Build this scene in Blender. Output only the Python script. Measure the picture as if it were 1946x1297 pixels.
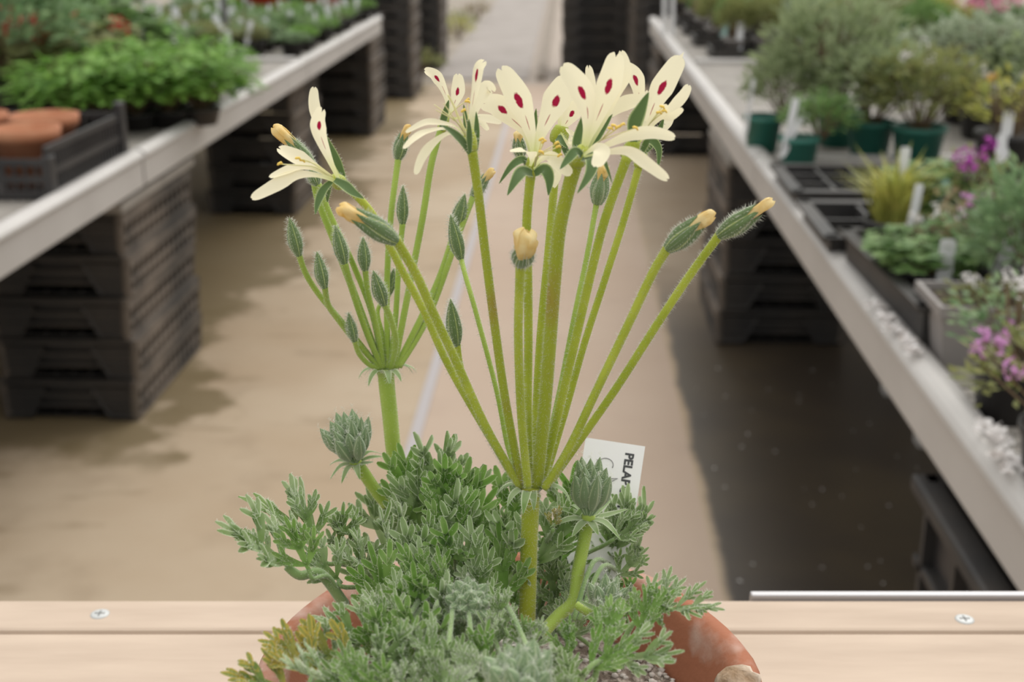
import bpy, math, random
from mathutils import Vector, Matrix
from math import sin, cos, tan, pi, radians, atan2, sqrt, exp

for o in list(bpy.data.objects): bpy.data.objects.remove(o)
SC = bpy.context.scene
COL = SC.collection
rnd = random.Random(11)
V = Vector

# ------------------------------------------------------------------ camera
W_, H_, FPX = 1946.0, 1297.0, 2390.0
PITCH, YAW, CAMZ = radians(18.9), radians(2.44), 1.2
cam_d = bpy.data.cameras.new('camera'); cam = bpy.data.objects.new('camera', cam_d); COL.objects.link(cam)
cam_d.sensor_width = 36; cam_d.lens = FPX/W_*36
cam_d.clip_start = .02; cam_d.clip_end = 200
cam.location = (0, 0, CAMZ); cam.rotation_euler = (pi/2-PITCH, 0, YAW)
cam_d.dof.use_dof = True; cam_d.dof.focus_distance = .405; cam_d.dof.aperture_fstop = 15.0
SC.camera = cam

# ------------------------------------------------------------------ light
SC.view_settings.view_transform = 'Standard'; SC.view_settings.look = 'None'
SC.view_settings.gamma = 1; SC.view_settings.use_curve_mapping = False
SC.view_settings.exposure = 0.22
wd = bpy.data.worlds.new('sky'); SC.world = wd; wd.use_nodes = True
nt = wd.node_tree; nt.nodes.clear()
wo = nt.nodes.new('ShaderNodeOutputWorld'); wb = nt.nodes.new('ShaderNodeBackground')
tc = nt.nodes.new('ShaderNodeTexCoord'); sx = nt.nodes.new('ShaderNodeSeparateXYZ')
rp = nt.nodes.new('ShaderNodeValToRGB')
rp.color_ramp.elements[0].position = .0; rp.color_ramp.elements[0].color = (.42, .42, .40, 1)
rp.color_ramp.elements[1].position = .7; rp.color_ramp.elements[1].color = (1.0, .99, .97, 1)
nt.links.new(tc.outputs['Generated'], sx.inputs[0]); nt.links.new(sx.outputs['Z'], rp.inputs[0])
nt.links.new(rp.outputs[0], wb.inputs[0]); wb.inputs[1].default_value = 1.15
nt.links.new(wb.outputs[0], wo.inputs[0])
sl = bpy.data.lights.new('sun', 'SUN'); sl.energy = 1.6; sl.angle = radians(50); sl.color = (1, .97, .92)
so = bpy.data.objects.new('sun', sl); COL.objects.link(so); so.rotation_euler = (radians(-36), radians(24), 0)

# ------------------------------------------------------------------ geometry of the view
RT = V((cos(YAW), sin(YAW), 0)); FH = V((-sin(YAW), cos(YAW), 0)); ZZ = V((0, 0, 1))
FW = FH*cos(PITCH) - ZZ*sin(PITCH); UP = FH*sin(PITCH) + ZZ*cos(PITCH)
CAM = V((0, 0, CAMZ))
def ray(x, y): return RT*((x-W_/2)/FPX) - UP*((y-H_/2)/FPX) + FW
def P(x, y, z):                       # point seen at (x, y), z metres ahead (measured level)
    r = ray(x, y); return CAM + r*(z/r.dot(FH))
def PX(y, z):                         # metres per pixel there
    r = ray(W_/2, y); return z/r.dot(FH)/FPX
def G(x, y, d):                       # point on the level plane d below the lens
    r = ray(x, y); return CAM + r*(-d/r.z)

# ------------------------------------------------------------------ mesh helpers
class MB:
    def __init__(s): s.v=[]; s.f=[]; s.m=[]; s.uv=[]; s.smooth=True
    def add(s, vs, fs, mi=0, uvs=None):
        b = len(s.v); s.v += [V(p) for p in vs]
        for f in fs:
            s.f.append([b+i for i in f]); s.m.append(mi)
            s.uv.append([uvs[i] if uvs else (.5, .5) for i in f])
    def box(s, c, d, mi=0, rot=None):
        c = V(c); x, y, z = d[0]/2, d[1]/2, d[2]/2
        vs = [V((a*x, b*y, e*z)) for e in (-1, 1) for b in (-1, 1) for a in (-1, 1)]
        if rot: vs = [rot @ p for p in vs]
        s.add([p+c for p in vs], [(0,2,3,1),(4,5,7,6),(0,1,5,4),(2,6,7,3),(0,4,6,2),(1,3,7,5)], mi)
    def tube(s, pts, rad, n=8, mi=0, cap=True):
        N = len(pts); rr = rad if isinstance(rad, (list, tuple)) else [rad]*N
        vs=[]; uvs=[]; a=None
        for i in range(N):
            t = (pts[min(i+1,N-1)]-pts[max(i-1,0)]).normalized()
            if a is None: a = t.orthogonal().normalized()
            a = (a - t*a.dot(t)).normalized(); b = t.cross(a)
            for k in range(n):
                q = 2*pi*k/n
                vs.append(pts[i] + (a*cos(q)+b*sin(q))*rr[i]); uvs.append((k/n, i/(N-1)))
        fs = [(i*n+k, i*n+(k+1)%n, (i+1)*n+(k+1)%n, (i+1)*n+k) for i in range(N-1) for k in range(n)]
        if cap: fs += [tuple(range(n))[::-1], tuple((N-1)*n+k for k in range(n))]
        s.add(vs, fs, mi, uvs)
    def lathe(s, prof, c, n=32, mi=0, wob=None):
        c = V(c); vs=[]; m=len(prof)
        for (r, z) in prof:
            for k in range(n):
                q = 2*pi*k/n; w = wob(q) if wob else 1
                vs.append(c+V((r*w*cos(q), r*w*sin(q), z)))
        s.add(vs, [(i*n+k, i*n+(k+1)%n, (i+1)*n+(k+1)%n, (i+1)*n+k) for i in range(m-1) for k in range(n)], mi)
    def disc(s, c, r, n=24, mi=0):
        c = V(c); vs=[c+V((r*cos(2*pi*k/n), r*sin(2*pi*k/n), 0)) for k in range(n)]
        s.add(vs, [tuple(range(n))], mi)
    def hair(s, p, d, L, w, mi=1):
        d = d.normalized(); a = d.orthogonal().normalized()*w; b = d.cross(a)
        s.add([p+a, p-a*.5+b*.87, p-a*.5-b*.87, p+d*L], [(0,1,3),(1,2,3),(2,0,3)], mi)
    def ball(s, c, r, n=6, mi=0, sc=(1,1,1), jit=0, R=rnd):
        c=V(c); vs=[]; m=max(3,n//2)
        for i in range(m+1):
            th=pi*i/m
            for k in range(n):
                q=2*pi*k/n; j=1+R.uniform(-jit,jit) if 0<i<m else 1
                vs.append(c+V((sin(th)*cos(q)*sc[0], sin(th)*sin(q)*sc[1], cos(th)*sc[2]))*r*j)
        s.add(vs, [(i*n+k, (i+1)*n+k, (i+1)*n+(k+1)%n, i*n+(k+1)%n) for i in range(m) for k in range(n)], mi)
    def build(s, name, mats, parent=None, off=V((0,0,0)), loc=None, smooth=None, bevel=0):
        me = bpy.data.meshes.new(name)
        me.from_pydata([tuple(p-off) for p in s.v], [], s.f)
        if not isinstance(mats, (list, tuple)): mats=[mats]
        for m in mats: me.materials.append(m)
        me.polygons.foreach_set('material_index', s.m)
        sm = s.smooth if smooth is None else smooth
        me.polygons.foreach_set('use_smooth', [sm]*len(s.f))
        ul = me.uv_layers.new(name='uv')
        flat=[]
        for u in s.uv:
            for a in u: flat += [a[0], a[1]]
        ul.data.foreach_set('uv', flat)
        me.validate(); me.update()
        o = bpy.data.objects.new(name, me); COL.objects.link(o)
        if parent: o.parent = parent
        if loc is not None: o.location = loc
        if bevel:
            b=o.modifiers.new('bevel','BEVEL'); b.width=bevel; b.segments=2; b.limit_method='ANGLE'
        return o
def spline(pts, per=6):
    out=[]; n=len(pts)
    for i in range(n-1):
        p0=pts[max(i-1,0)]; p1=pts[i]; p2=pts[i+1]; p3=pts[min(i+2,n-1)]
        for k in range(per):
            t=k/per
            out.append(.5*((2*p1)+(p2-p0)*t+(2*p0-5*p1+4*p2-p3)*t*t+(3*p1-p0-3*p2+p3)*t**3))
    out.append(pts[-1]*1.0); return out
def tag(o, label=None, cat=None, group=None, kind=None):
    if label: o['label']=label
    if cat: o['category']=cat
    if group: o['group']=group
    if kind: o['kind']=kind
    return o
def empty(name, loc, label, cat, group=None, rz=0):
    o=bpy.data.objects.new(name, None); COL.objects.link(o); o.location=loc; o.rotation_euler.z=rz
    o.empty_display_size=.05
    return tag(o,label,cat,group)
KIDS={}
def copy_tree(o, parent=None):
    c=o.copy(); COL.objects.link(c)
    if parent: c.parent=parent
    for ch in [k for k in bpy.data.objects if k.parent is o]: copy_tree(ch, c)
    return c

# ------------------------------------------------------------------ materials
def mat(name, c1, c2=None, scale=20, rough=.6, metal=0, trans=0, sheen=0, bump=0, stretch=(1,1,1), lo=.35, hi=.65, detail=4, spec=.5, tcol=None):
    m=bpy.data.materials.new(name); m.use_nodes=True; t=m.node_tree; b=t.nodes['Principled BSDF']
    b.inputs['Roughness'].default_value=rough; b.inputs['Metallic'].default_value=metal
    b.inputs['Specular IOR Level'].default_value=spec
    b.inputs['Base Color'].default_value=(*c1,1)
    csock=None
    if c2 or bump:
        tcn=t.nodes.new('ShaderNodeTexCoord'); mp=t.nodes.new('ShaderNodeMapping'); mp.inputs['Scale'].default_value=stretch
        nz=t.nodes.new('ShaderNodeTexNoise'); nz.inputs['Scale'].default_value=scale; nz.inputs['Detail'].default_value=detail
        t.links.new(tcn.outputs['Object'], mp.inputs[0]); t.links.new(mp.outputs[0], nz.inputs['Vector'])
    if c2:
        r=t.nodes.new('ShaderNodeValToRGB'); r.color_ramp.elements[0].color=(*c1,1); r.color_ramp.elements[1].color=(*c2,1)
        r.color_ramp.elements[0].position=lo; r.color_ramp.elements[1].position=hi
        t.links.new(nz.outputs['Fac'], r.inputs[0]); t.links.new(r.outputs[0], b.inputs['Base Color']); csock=r.outputs[0]
    if bump:
        bp=t.nodes.new('ShaderNodeBump'); bp.inputs['Strength'].default_value=bump; bp.inputs['Distance'].default_value=.01
        t.links.new(nz.outputs['Fac'], bp.inputs['Height']); t.links.new(bp.outputs[0], b.inputs['Normal'])
    if sheen:
        b.inputs['Sheen Weight'].default_value=sheen; b.inputs['Sheen Roughness'].default_value=.6
    if trans:
        tr=t.nodes.new('ShaderNodeBsdfTranslucent'); mx=t.nodes.new('ShaderNodeMixShader'); mx.inputs[0].default_value=trans
        out=t.nodes['Material Output']
        tr.inputs[0].default_value=(*(tcol or c1),1)
        if csock and not tcol: t.links.new(csock, tr.inputs[0])
        t.links.new(b.outputs[0], mx.inputs[1]); t.links.new(tr.outputs[0], mx.inputs[2]); t.links.new(mx.outputs[0], out.inputs[0])
    return m
def math_(t, op, a, b=None, c=None):
    n=t.nodes.new('ShaderNodeMath'); n.operation=op
    for i,x in enumerate((a,b,c)):
        if x is None: continue
        if isinstance(x,(int,float)): n.inputs[i].default_value=x
        else: t.links.new(x,n.inputs[i])
    return n.outputs[0]
def petal_mat(name, spot):
    m=bpy.data.materials.new(name); m.use_nodes=True; t=m.node_tree; b=t.nodes['Principled BSDF']; out=t.nodes['Material Output']
    uv=t.nodes.new('ShaderNodeUVMap'); s=t.nodes.new('ShaderNodeSeparateXYZ'); t.links.new(uv.outputs[0], s.inputs[0])
    u,v=s.outputs[0],s.outputs[1]
    base=t.nodes.new('ShaderNodeMix'); base.data_type='RGBA'
    f=math_(t,'SMOOTH_MIN',1,math_(t,'MULTIPLY',v,3.2),.2)
    t.links.new(f, base.inputs[0]); base.inputs[6].default_value=(.70,.76,.28,1); base.inputs[7].default_value=(.97,.91,.68,1)
    col=base.outputs[2]
    if spot:
        nz=t.nodes.new('ShaderNodeTexNoise'); nz.inputs['Scale'].default_value=900; nz.inputs['Detail'].default_value=2
        tcn=t.nodes.new('ShaderNodeTexCoord'); t.links.new(tcn.outputs['Object'],nz.inputs['Vector'])
        def ell(cu,cv,ru,rv):
            a=math_(t,'POWER',math_(t,'DIVIDE',math_(t,'SUBTRACT',u,cu),ru),2); c=math_(t,'POWER',math_(t,'DIVIDE',math_(t,'SUBTRACT',v,cv),rv),2)
            d=math_(t,'ADD',math_(t,'ADD',a,c),math_(t,'MULTIPLY',math_(t,'SUBTRACT',nz.outputs['Fac'],.5),1.3))
            mr=t.nodes.new('ShaderNodeMapRange'); t.links.new(d,mr.inputs[0]); mr.inputs[1].default_value=1.25; mr.inputs[2].default_value=.7
            return mr.outputs[0]
        e=math_(t,'MAXIMUM',ell(.5,.64,.13,.085),math_(t,'MULTIPLY',ell(.52,.40,.035,.07),.7))
        mx=t.nodes.new('ShaderNodeMix'); mx.data_type='RGBA'; t.links.new(e,mx.inputs[0]); t.links.new(col,mx.inputs[6]); mx.inputs[7].default_value=(.36,.005,.045,1)
        col=mx.outputs[2]
    t.links.new(col,b.inputs['Base Color']); b.inputs['Roughness'].default_value=.55; b.inputs['Specular IOR Level'].default_value=.25
    tr=t.nodes.new('ShaderNodeBsdfTranslucent'); t.links.new(col,tr.inputs[0])
    ms=t.nodes.new('ShaderNodeMixShader'); ms.inputs[0].default_value=.42
    t.links.new(b.outputs[0],ms.inputs[1]); t.links.new(tr.outputs[0],ms.inputs[2]); t.links.new(ms.outputs[0],out.inputs[0])
    return m
SHEEN=.45
def edge_mat(name, c, e, stripes=0, width=.12, trans=.15, c2=None):     # green with paler edges / ridges along its length
    m=bpy.data.materials.new(name); m.use_nodes=True; t=m.node_tree; b=t.nodes['Principled BSDF']; out=t.nodes['Material Output']
    uv=t.nodes.new('ShaderNodeUVMap'); s=t.nodes.new('ShaderNodeSeparateXYZ'); t.links.new(uv.outputs[0], s.inputs[0])
    u=s.outputs[0]
    if stripes: u=math_(t,'FRACT',math_(t,'MULTIPLY',u,stripes))
    d=math_(t,'ABSOLUTE',math_(t,'SUBTRACT',u,.5))
    mr=t.nodes.new('ShaderNodeMapRange'); t.links.new(d,mr.inputs[0]); mr.inputs[1].default_value=.5-width; mr.inputs[2].default_value=.5
    mx=t.nodes.new('ShaderNodeMix'); mx.data_type='RGBA'; t.links.new(mr.outputs[0],mx.inputs[0]); mx.inputs[6].default_value=(*c,1); mx.inputs[7].default_value=(*e,1)
    if c2:
        tcn=t.nodes.new('ShaderNodeTexCoord'); nz=t.nodes.new('ShaderNodeTexNoise'); nz.inputs['Scale'].default_value=110; t.links.new(tcn.outputs['Object'],nz.inputs['Vector'])
        rr=t.nodes.new('ShaderNodeMapRange'); t.links.new(nz.outputs['Fac'],rr.inputs[0]); rr.inputs[1].default_value=.35; rr.inputs[2].default_value=.65
        m2=t.nodes.new('ShaderNodeMix'); m2.data_type='RGBA'; t.links.new(rr.outputs[0],m2.inputs[0]); m2.inputs[6].default_value=(*c,1); m2.inputs[7].default_value=(*c2,1); t.links.new(m2.outputs[2],mx.inputs[6])
    col=mx.outputs[2]
    t.links.new(col,b.inputs['Base Color']); b.inputs['Roughness'].default_value=.7; b.inputs['Specular IOR Level'].default_value=.3
    b.inputs['Sheen Weight'].default_value=SHEEN
    tr=t.nodes.new('ShaderNodeBsdfTranslucent'); t.links.new(col,tr.inputs[0])
    ms=t.nodes.new('ShaderNodeMixShader'); ms.inputs[0].default_value=trans
    t.links.new(b.outputs[0],ms.inputs[1]); t.links.new(tr.outputs[0],ms.inputs[2]); t.links.new(ms.outputs[0],out.inputs[0])
    return m

M={}
M['petal']=petal_mat('petal_spotted',True); M['petal_plain']=petal_mat('petal_cream',False)
M['petal_bud']=mat('petal_yellow',(.85,.62,.22),(.92,.78,.42),scale=250,rough=.6,trans=.35)
M['anther']=mat('anther',(.88,.62,.12),rough=.6)
M['filament']=mat('filament',(.88,.84,.5),rough=.6,trans=.3)
M['stem']=mat('stem',(.38,.44,.018),(.50,.55,.045),scale=90,rough=.55,trans=.2,sheen=.25,tcol=(.55,.7,.05))
M['stem_red']=mat('stem_reddish',(.38,.43,.018),(.38,.24,.035),scale=45,rough=.55,trans=.2,sheen=.25,lo=.52,hi=.75,tcol=(.55,.65,.05))
M['stem_pale']=mat('stem_pale',(.36,.50,.06),(.44,.58,.09),scale=60,rough=.6,trans=.25,sheen=.3)
M['hair']=mat('plant_hair',(.86,.87,.78),rough=.8,trans=.4)
M['petiole']=mat('petiole',(.15,.26,.06),(.24,.36,.11),scale=80,rough=.7,trans=.15,sheen=.4)
M['sepal']=edge_mat('sepal',(.095,.165,.05),(.5,.58,.28),0,.14)
M['bud']=edge_mat('bud_sepals',(.15,.23,.09),(.46,.54,.20),5,.10)
M['bud_grey']=edge_mat('bud_felted',(.21,.30,.15),(.46,.53,.33),5,.16)
M['leaf']=edge_mat('leaf_felted',(.20,.32,.09),(.76,.82,.62),0,.17,.36,(.36,.47,.24))
M['leaf_green']=edge_mat('leaf_green',(.15,.30,.045),(.58,.66,.38),0,.14,.36,(.25,.40,.11))
M['leaf_yellow']=edge_mat('leaf_yellowing',(.20,.29,.07),(.62,.46,.08),0,.30,.28,(.40,.36,.08))
M['terra']=mat('terracotta',(.34,.125,.065),(.52,.38,.32),scale=38,rough=.85,bump=.25,lo=.47,hi=.66,detail=6)
M['terra2']=mat('terracotta_plain',(.36,.13,.06),(.42,.19,.10),scale=18,rough=.85)
M['lug']=mat('weathered_clay',(.30,.20,.12),(.62,.52,.42),scale=90,rough=.95,bump=.6)
M['soil']=mat('gritty_compost',(.16,.12,.09),(.46,.39,.33),scale=260,rough=1,bump=.8,lo=.4,hi=.6)
M['grit']=mat('grit',(.44,.39,.35),(.70,.65,.60),scale=300,rough=.9)
M['dark_soil']=mat('dark_compost',(.03,.022,.016),(.07,.05,.035),scale=60,rough=1)
M['label']=mat('label_plastic',(.82,.80,.80),rough=.45)
M['ink']=mat('print_ink',(.06,.06,.065),rough=.7); M['pencil']=mat('pencil',(.25,.24,.25),rough=.7)
M['zinc']=mat('zinc_strip',(.42,.41,.42),rough=.4,metal=.6)
M['screw']=mat('screw_zinc',(.50,.51,.50),rough=.5,metal=.2); M['screw_slot']=mat('screw_slot',(.33,.33,.32),rough=.6)
M['rail']=mat('aluminium_rail',(.43,.41,.39),(.49,.47,.45),scale=3,rough=.5,metal=.15)
M['deck']=mat('bench_deck',(.24,.22,.195),(.31,.285,.255),scale=8,rough=.7)
M['black']=mat('black_plastic',(.020,.019,.020),(.034,.031,.030),scale=14,rough=.5)
M['black2']=mat('dusty_shaded_black_plastic',(.017,.016,.016),(.040,.034,.029),scale=7,rough=.6)  # dusty plastic, colour darkened for the shade on the tray ends
M['dusty_lit']=mat('dusty_lit_tray_ribs',(.035,.031,.028),(.15,.122,.098),scale=8,rough=.7)  # dusty ribs, colour lightened for the light falling in from the aisle
M['tealpot']=mat('green_plastic',(.02,.145,.11),rough=.45)
M['greypot']=mat('grey_plastic',(.25,.23,.22),rough=.55)
M['red']=mat('red_plastic',(.62,.05,.03),rough=.5)
M['white']=mat('white_plastic_tag',(.72,.73,.75),rough=.5)
M['teal_tag']=mat('teal_tag',(.40,.62,.58),rough=.5)
def fol(n,a,b): M[n]=mat(n,a,b,scale=7,rough=.6,trans=.42)
fol('f_green',(.10,.21,.055),(.23,.35,.12)); fol('f_bright',(.13,.29,.045),(.26,.44,.09)); fol('f_bluegreen',(.14,.25,.11),(.28,.39,.20))
fol('f_sage',(.22,.28,.13),(.36,.42,.24)); fol('f_olive',(.19,.22,.07),(.32,.33,.13)); fol('f_grey',(.22,.28,.17),(.38,.43,.30)); fol('f_brown',(.26,.17,.11),(.28,.28,.13)); fol('f_lime',(.32,.36,.08),(.48,.45,.11))
M['fl_red']=mat('flower_red',(.50,.03,.02),rough=.6,trans=.2); M['fl_pink']=mat('flower_pink',(.68,.27,.38),rough=.6,trans=.2)
M['fl_white']=mat('flower_white',(.80,.77,.76),rough=.6,trans=.2); M['fl_mag']=mat('flower_magenta',(.42,.05,.38),rough=.6,trans=.2)
M['fl_lilac']=mat('flower_lilac',(.62,.30,.58),rough=.6,trans=.2); M['fl_yellow']=mat('flower_yellow',(.70,.42,.05),rough=.6,trans=.2)
M['twig']=mat('twig',(.16,.11,.06),rough=.8)
def wood():
    m=mat('weathered_wood',(.42,.325,.25),(.55,.44,.345),scale=7,rough=.8,bump=.1,stretch=(1.5,9,9),lo=.25,hi=.75,detail=6); return m
M['wood']=wood()

# floor: concrete, wet and dark under the right bench and round the stacks
def floor_mat():
    m=bpy.data.materials.new('damp_concrete'); m.use_nodes=True; t=m.node_tree; b=t.nodes['Principled BSDF']
    g=t.nodes.new('ShaderNodeNewGeometry'); s=t.nodes.new('ShaderNodeSeparateXYZ'); t.links.new(g.outputs['Position'],s.inputs[0])
    def noise(sc,det=5,off=0):
        mp=t.nodes.new('ShaderNodeMapping'); mp.inputs['Location'].default_value=(off,off,0); t.links.new(g.outputs['Position'],mp.inputs[0])
        n=t.nodes.new('ShaderNodeTexNoise'); n.inputs['Scale'].default_value=sc; n.inputs['Detail'].default_value=det; t.links.new(mp.outputs[0],n.inputs['Vector']); return n.outputs['Fac']
    def rng(x,a,c):
        r=t.nodes.new('ShaderNodeMapRange'); r.interpolation_type='SMOOTHSTEP'; t.links.new(x,r.inputs[0]); r.inputs[1].default_value=a; r.inputs[2].default_value=c; return r.outputs[0]
    def mix(f,a,c):
        x=t.nodes.new('ShaderNodeMix'); x.data_type='RGBA'
        if isinstance(f,(int,float)): x.inputs[0].default_value=f
        else: t.links.new(f,x.inputs[0])
        for i,k in ((6,a),(7,c)):
            if isinstance(k,tuple): x.inputs[i].default_value=(*k,1)
            else: t.links.new(k,x.inputs[i])
        return x.outputs[2]
    X,Y=s.outputs[0],s.outputs[1]
    n1=noise(1.3); n2=noise(5,6,3); n3=noise(2.2,4,9)
    dry=mix(rng(n1,.3,.7),(.345,.255,.165),(.42,.335,.24))
    dry=mix(math_(t,'MULTIPLY',rng(n2,.52,.75),.35),dry,(.22,.16,.10))
    # damp patches spreading from the stacks on the left
    dl=math_(t,'SUBTRACT',math_(t,'MULTIPLY',X,-1.0),math_(t,'ADD',.55,math_(t,'MULTIPLY',n3,.75)))
    n4=noise(7,5,4); mps=None
    dl=math_(t,'ADD',dl,math_(t,'MULTIPLY',math_(t,'SUBTRACT',n4,.5),.5))
    wetl=math_(t,'MULTIPLY',rng(dl,-.02,.09),rng(math_(t,'ADD',Y,math_(t,'MULTIPLY',n4,.5)),2.75,3.0))
    st=t.nodes.new('ShaderNodeMapping'); st.inputs['Scale'].default_value=(1.6,5,1); st.inputs['Location'].default_value=(2.3,.7,0); t.links.new(g.outputs['Position'],st.inputs[0])
    ns=t.nodes.new('ShaderNodeTexNoise'); ns.inputs['Scale'].default_value=1.3; ns.inputs['Detail'].default_value=5; t.links.new(st.outputs[0],ns.inputs['Vector'])
    streak=math_(t,'MULTIPLY',rng(ns.outputs['Fac'],.56,.68),math_(t,'SUBTRACT',1,rng(X,-.62,-.4)))
    dry=mix(math_(t,'MULTIPLY',streak,.6),dry,(.17,.12,.06))
    dry=mix(math_(t,'MULTIPLY',wetl,.8),dry,(.12,.085,.03))
    # the centre strip is a paler, pinker slab
    cs=math_(t,'MULTIPLY',rng(X,-.345,-.335),math_(t,'SUBTRACT',1,rng(X,.295,.305)))
    dry=mix(math_(t,'MULTIPLY',cs,.55),dry,(.44,.335,.275))
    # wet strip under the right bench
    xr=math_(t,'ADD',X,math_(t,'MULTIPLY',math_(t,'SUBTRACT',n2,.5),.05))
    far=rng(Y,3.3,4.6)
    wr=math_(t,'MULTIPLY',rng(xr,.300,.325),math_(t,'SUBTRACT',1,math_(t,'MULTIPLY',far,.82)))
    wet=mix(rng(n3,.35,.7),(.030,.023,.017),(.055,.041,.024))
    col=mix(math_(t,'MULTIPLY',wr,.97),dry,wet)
    farp=rng(Y,9.2,9.35)
    col=mix(math_(t,'MULTIPLY',farp,.7),col,(.30,.265,.23))
    t.links.new(col,b.inputs['Base Color'])
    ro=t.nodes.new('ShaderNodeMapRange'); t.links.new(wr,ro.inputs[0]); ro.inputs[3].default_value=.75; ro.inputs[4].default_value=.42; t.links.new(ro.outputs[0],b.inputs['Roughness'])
    b.inputs['Specular IOR Level'].default_value=.35
    return m
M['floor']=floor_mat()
M['path']=mat('pale_concrete_path',(.255,.225,.20),(.31,.275,.25),scale=3,rough=.8)

# ------------------------------------------------------------------ setting
f=MB(); f.smooth=False; f.add([(-9,-2,0),(9,-2,0),(9,30,0),(-9,30,0)],[(0,1,2,3)])
tag(f.build('floor',M['floor']),kind='structure')
f=MB(); f.smooth=False; f.box((-.64,19.5,.006),(.70,20,.012)); tag(f.build('trim_1',M['path']),kind='structure')
f=MB(); f.smooth=False; f.box((-.19,19.0,.02),(.06,19,.04)); tag(f.build('trim_2',mat('kerb',(.20,.165,.13),(.26,.22,.18),scale=6,rough=.9)),kind='structure')
# steel strip let into the floor along the left of the slab
f=MB(); f.smooth=False; f.box((-.352,5.5,.002),(.028,8.2,.004)); tag(f.build('trim_3',mat('floor_strip',(.36,.33,.33),rough=.5)),kind='structure')

# ------------------------------------------------------------------ wooden staging with the pot on it
DPL=.300
c0=G(W_/2,1140,DPL)                                   # middle of the far edge
def staging():
    z=(c0-CAM).dot(FH)
    t=empty('wooden_bench', CAM+FH*(z-.11)+V((0,0,-CAMZ)),'pale weathered wooden bench top in front of the aisle carrying the clay pot','bench',rz=YAW)
    hz=CAMZ-DPL
    zs=(G(W_/2,1201,DPL)-CAM).dot(FH)
    def loc(zf): return zf-(z-.11)
    a=MB(); a.smooth=False; w=z-zs-.0012
    a.box((0,loc(z)-w/2,hz-.012),(1.6,w,.024)); a.build('board',M['wood'],t,bevel=.002)
    a=MB(); a.smooth=False; w2=.19; a.box((.3,loc(zs)-w2/2,hz-.0125),(1.9,w2,.024)); a.build('board',M['wood'],t,bevel=.002)
    a=MB(); a.smooth=False; a.box((.44,loc(z)+.0025,hz-.011),(.66,.004,.026)); a.build('edge_strip',M['zinc'],t,bevel=.0008)
    for (sx_,sy_) in ((190,1168),(1833,1178)):
        p=G(sx_,sy_,DPL)-CAM; q=V((p.dot(RT)-0,loc(p.dot(FH)),hz))
        q.x-= (t.location-CAM).dot(RT)
        b=MB(); b.lathe([(0,.0006),(.0032,.0006),(.0042,.0002),(.0044,-.002)],q,20); b.box(q+V((0,0,.0007)),(.0045,.0008,.0002),1); b.box(q+V((0,0,.0007)),(.0008,.0045,.0002),1)
        b.build('screw',[M['screw'],M['screw_slot']],t)
    for sx_ in (-.62,.62):
        for yy in (-.06,.05):
            b=MB(); b.smooth=False; b.box((sx_,yy,(hz-.025)/2),(.05,.04,hz-.025)); b.build('leg',M['wood'],t)
staging()

# ------------------------------------------------------------------ the potted pelargonium
H_RIM=.234; R_POT=.083
zc=.354; pc=CAM+FH*zc; pcx=(G(957,1268,H_RIM)-CAM); pc=CAM+RT*pcx.dot(RT)+FH*zc; pc.z=CAMZ-DPL
POT=empty('potted_pelargonium', pc, 'flowering cream pelargonium with feathery grey leaves in a worn terracotta pot in front','potted plant')
OFF=pc.copy()
hp=DPL-H_RIM
def wob(q): return 1+.012*sin(3*q+.6)+.009*sin(5*q+2)+.006*sin(9*q)
b=MB(); b.lathe([(.0,.0),(.056,0),(.060,.003),(.0725,hp-.022),(.0785,hp-.020),(R_POT-.001,hp-.010),(R_POT,hp-.004),(R_POT-.003,hp),(R_POT-.0075,hp-.0005),(R_POT-.0105,hp-.004),(.0655,hp-.026),(.055,.008),(0,.008)],pc,72,0,wob)
pot=b.build('pot',M['terra'],POT,OFF)
pot['label']='worn terracotta pot with white bloom'
b=MB(); lc=G(1404,1296,H_RIM+.001); b.ball(lc,.0075,14,0,(1.0,.8,.6),.12); b.build('rim_lug',M['lug'],pot,OFF)
b=MB(); R2=random.Random(3)
prof=[(0,0)]; n=40; rings=10; vs=[]; SOILZ=pc.z+hp-.023
for i in range(rings+1):
    for k in range(n):
        r=.0665*i/rings; q=2*pi*k/n; vs.append(V((pc.x+r*cos(q),pc.y+r*sin(q),SOILZ+R2.uniform(-.0012,.0012)+.004*(1-(i/rings)**2))))
b.add(vs,[(i*n+k,i*n+(k+1)%n,(i+1)*n+(k+1)%n,(i+1)*n+k) for i in range(rings) for k in range(n)])
b.build('soil',M['soil'],POT,OFF)
b=MB()
for i in range(1300):
    r=.0655*sqrt(R2.random()); q=R2.uniform(0,2*pi); s=R2.uniform(.0006,.0018)
    b.ball((pc.x+r*cos(q),pc.y+r*sin(q),SOILZ+.004*(1-(r/.0665)**2)+s*.3),s,5,R2.choice((0,0,1)),(1,R2.uniform(.7,1.2),.7),.2,R2)
tag(b.build('grit',[M['grit'],M['soil']],POT,OFF),kind='stuff')

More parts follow.
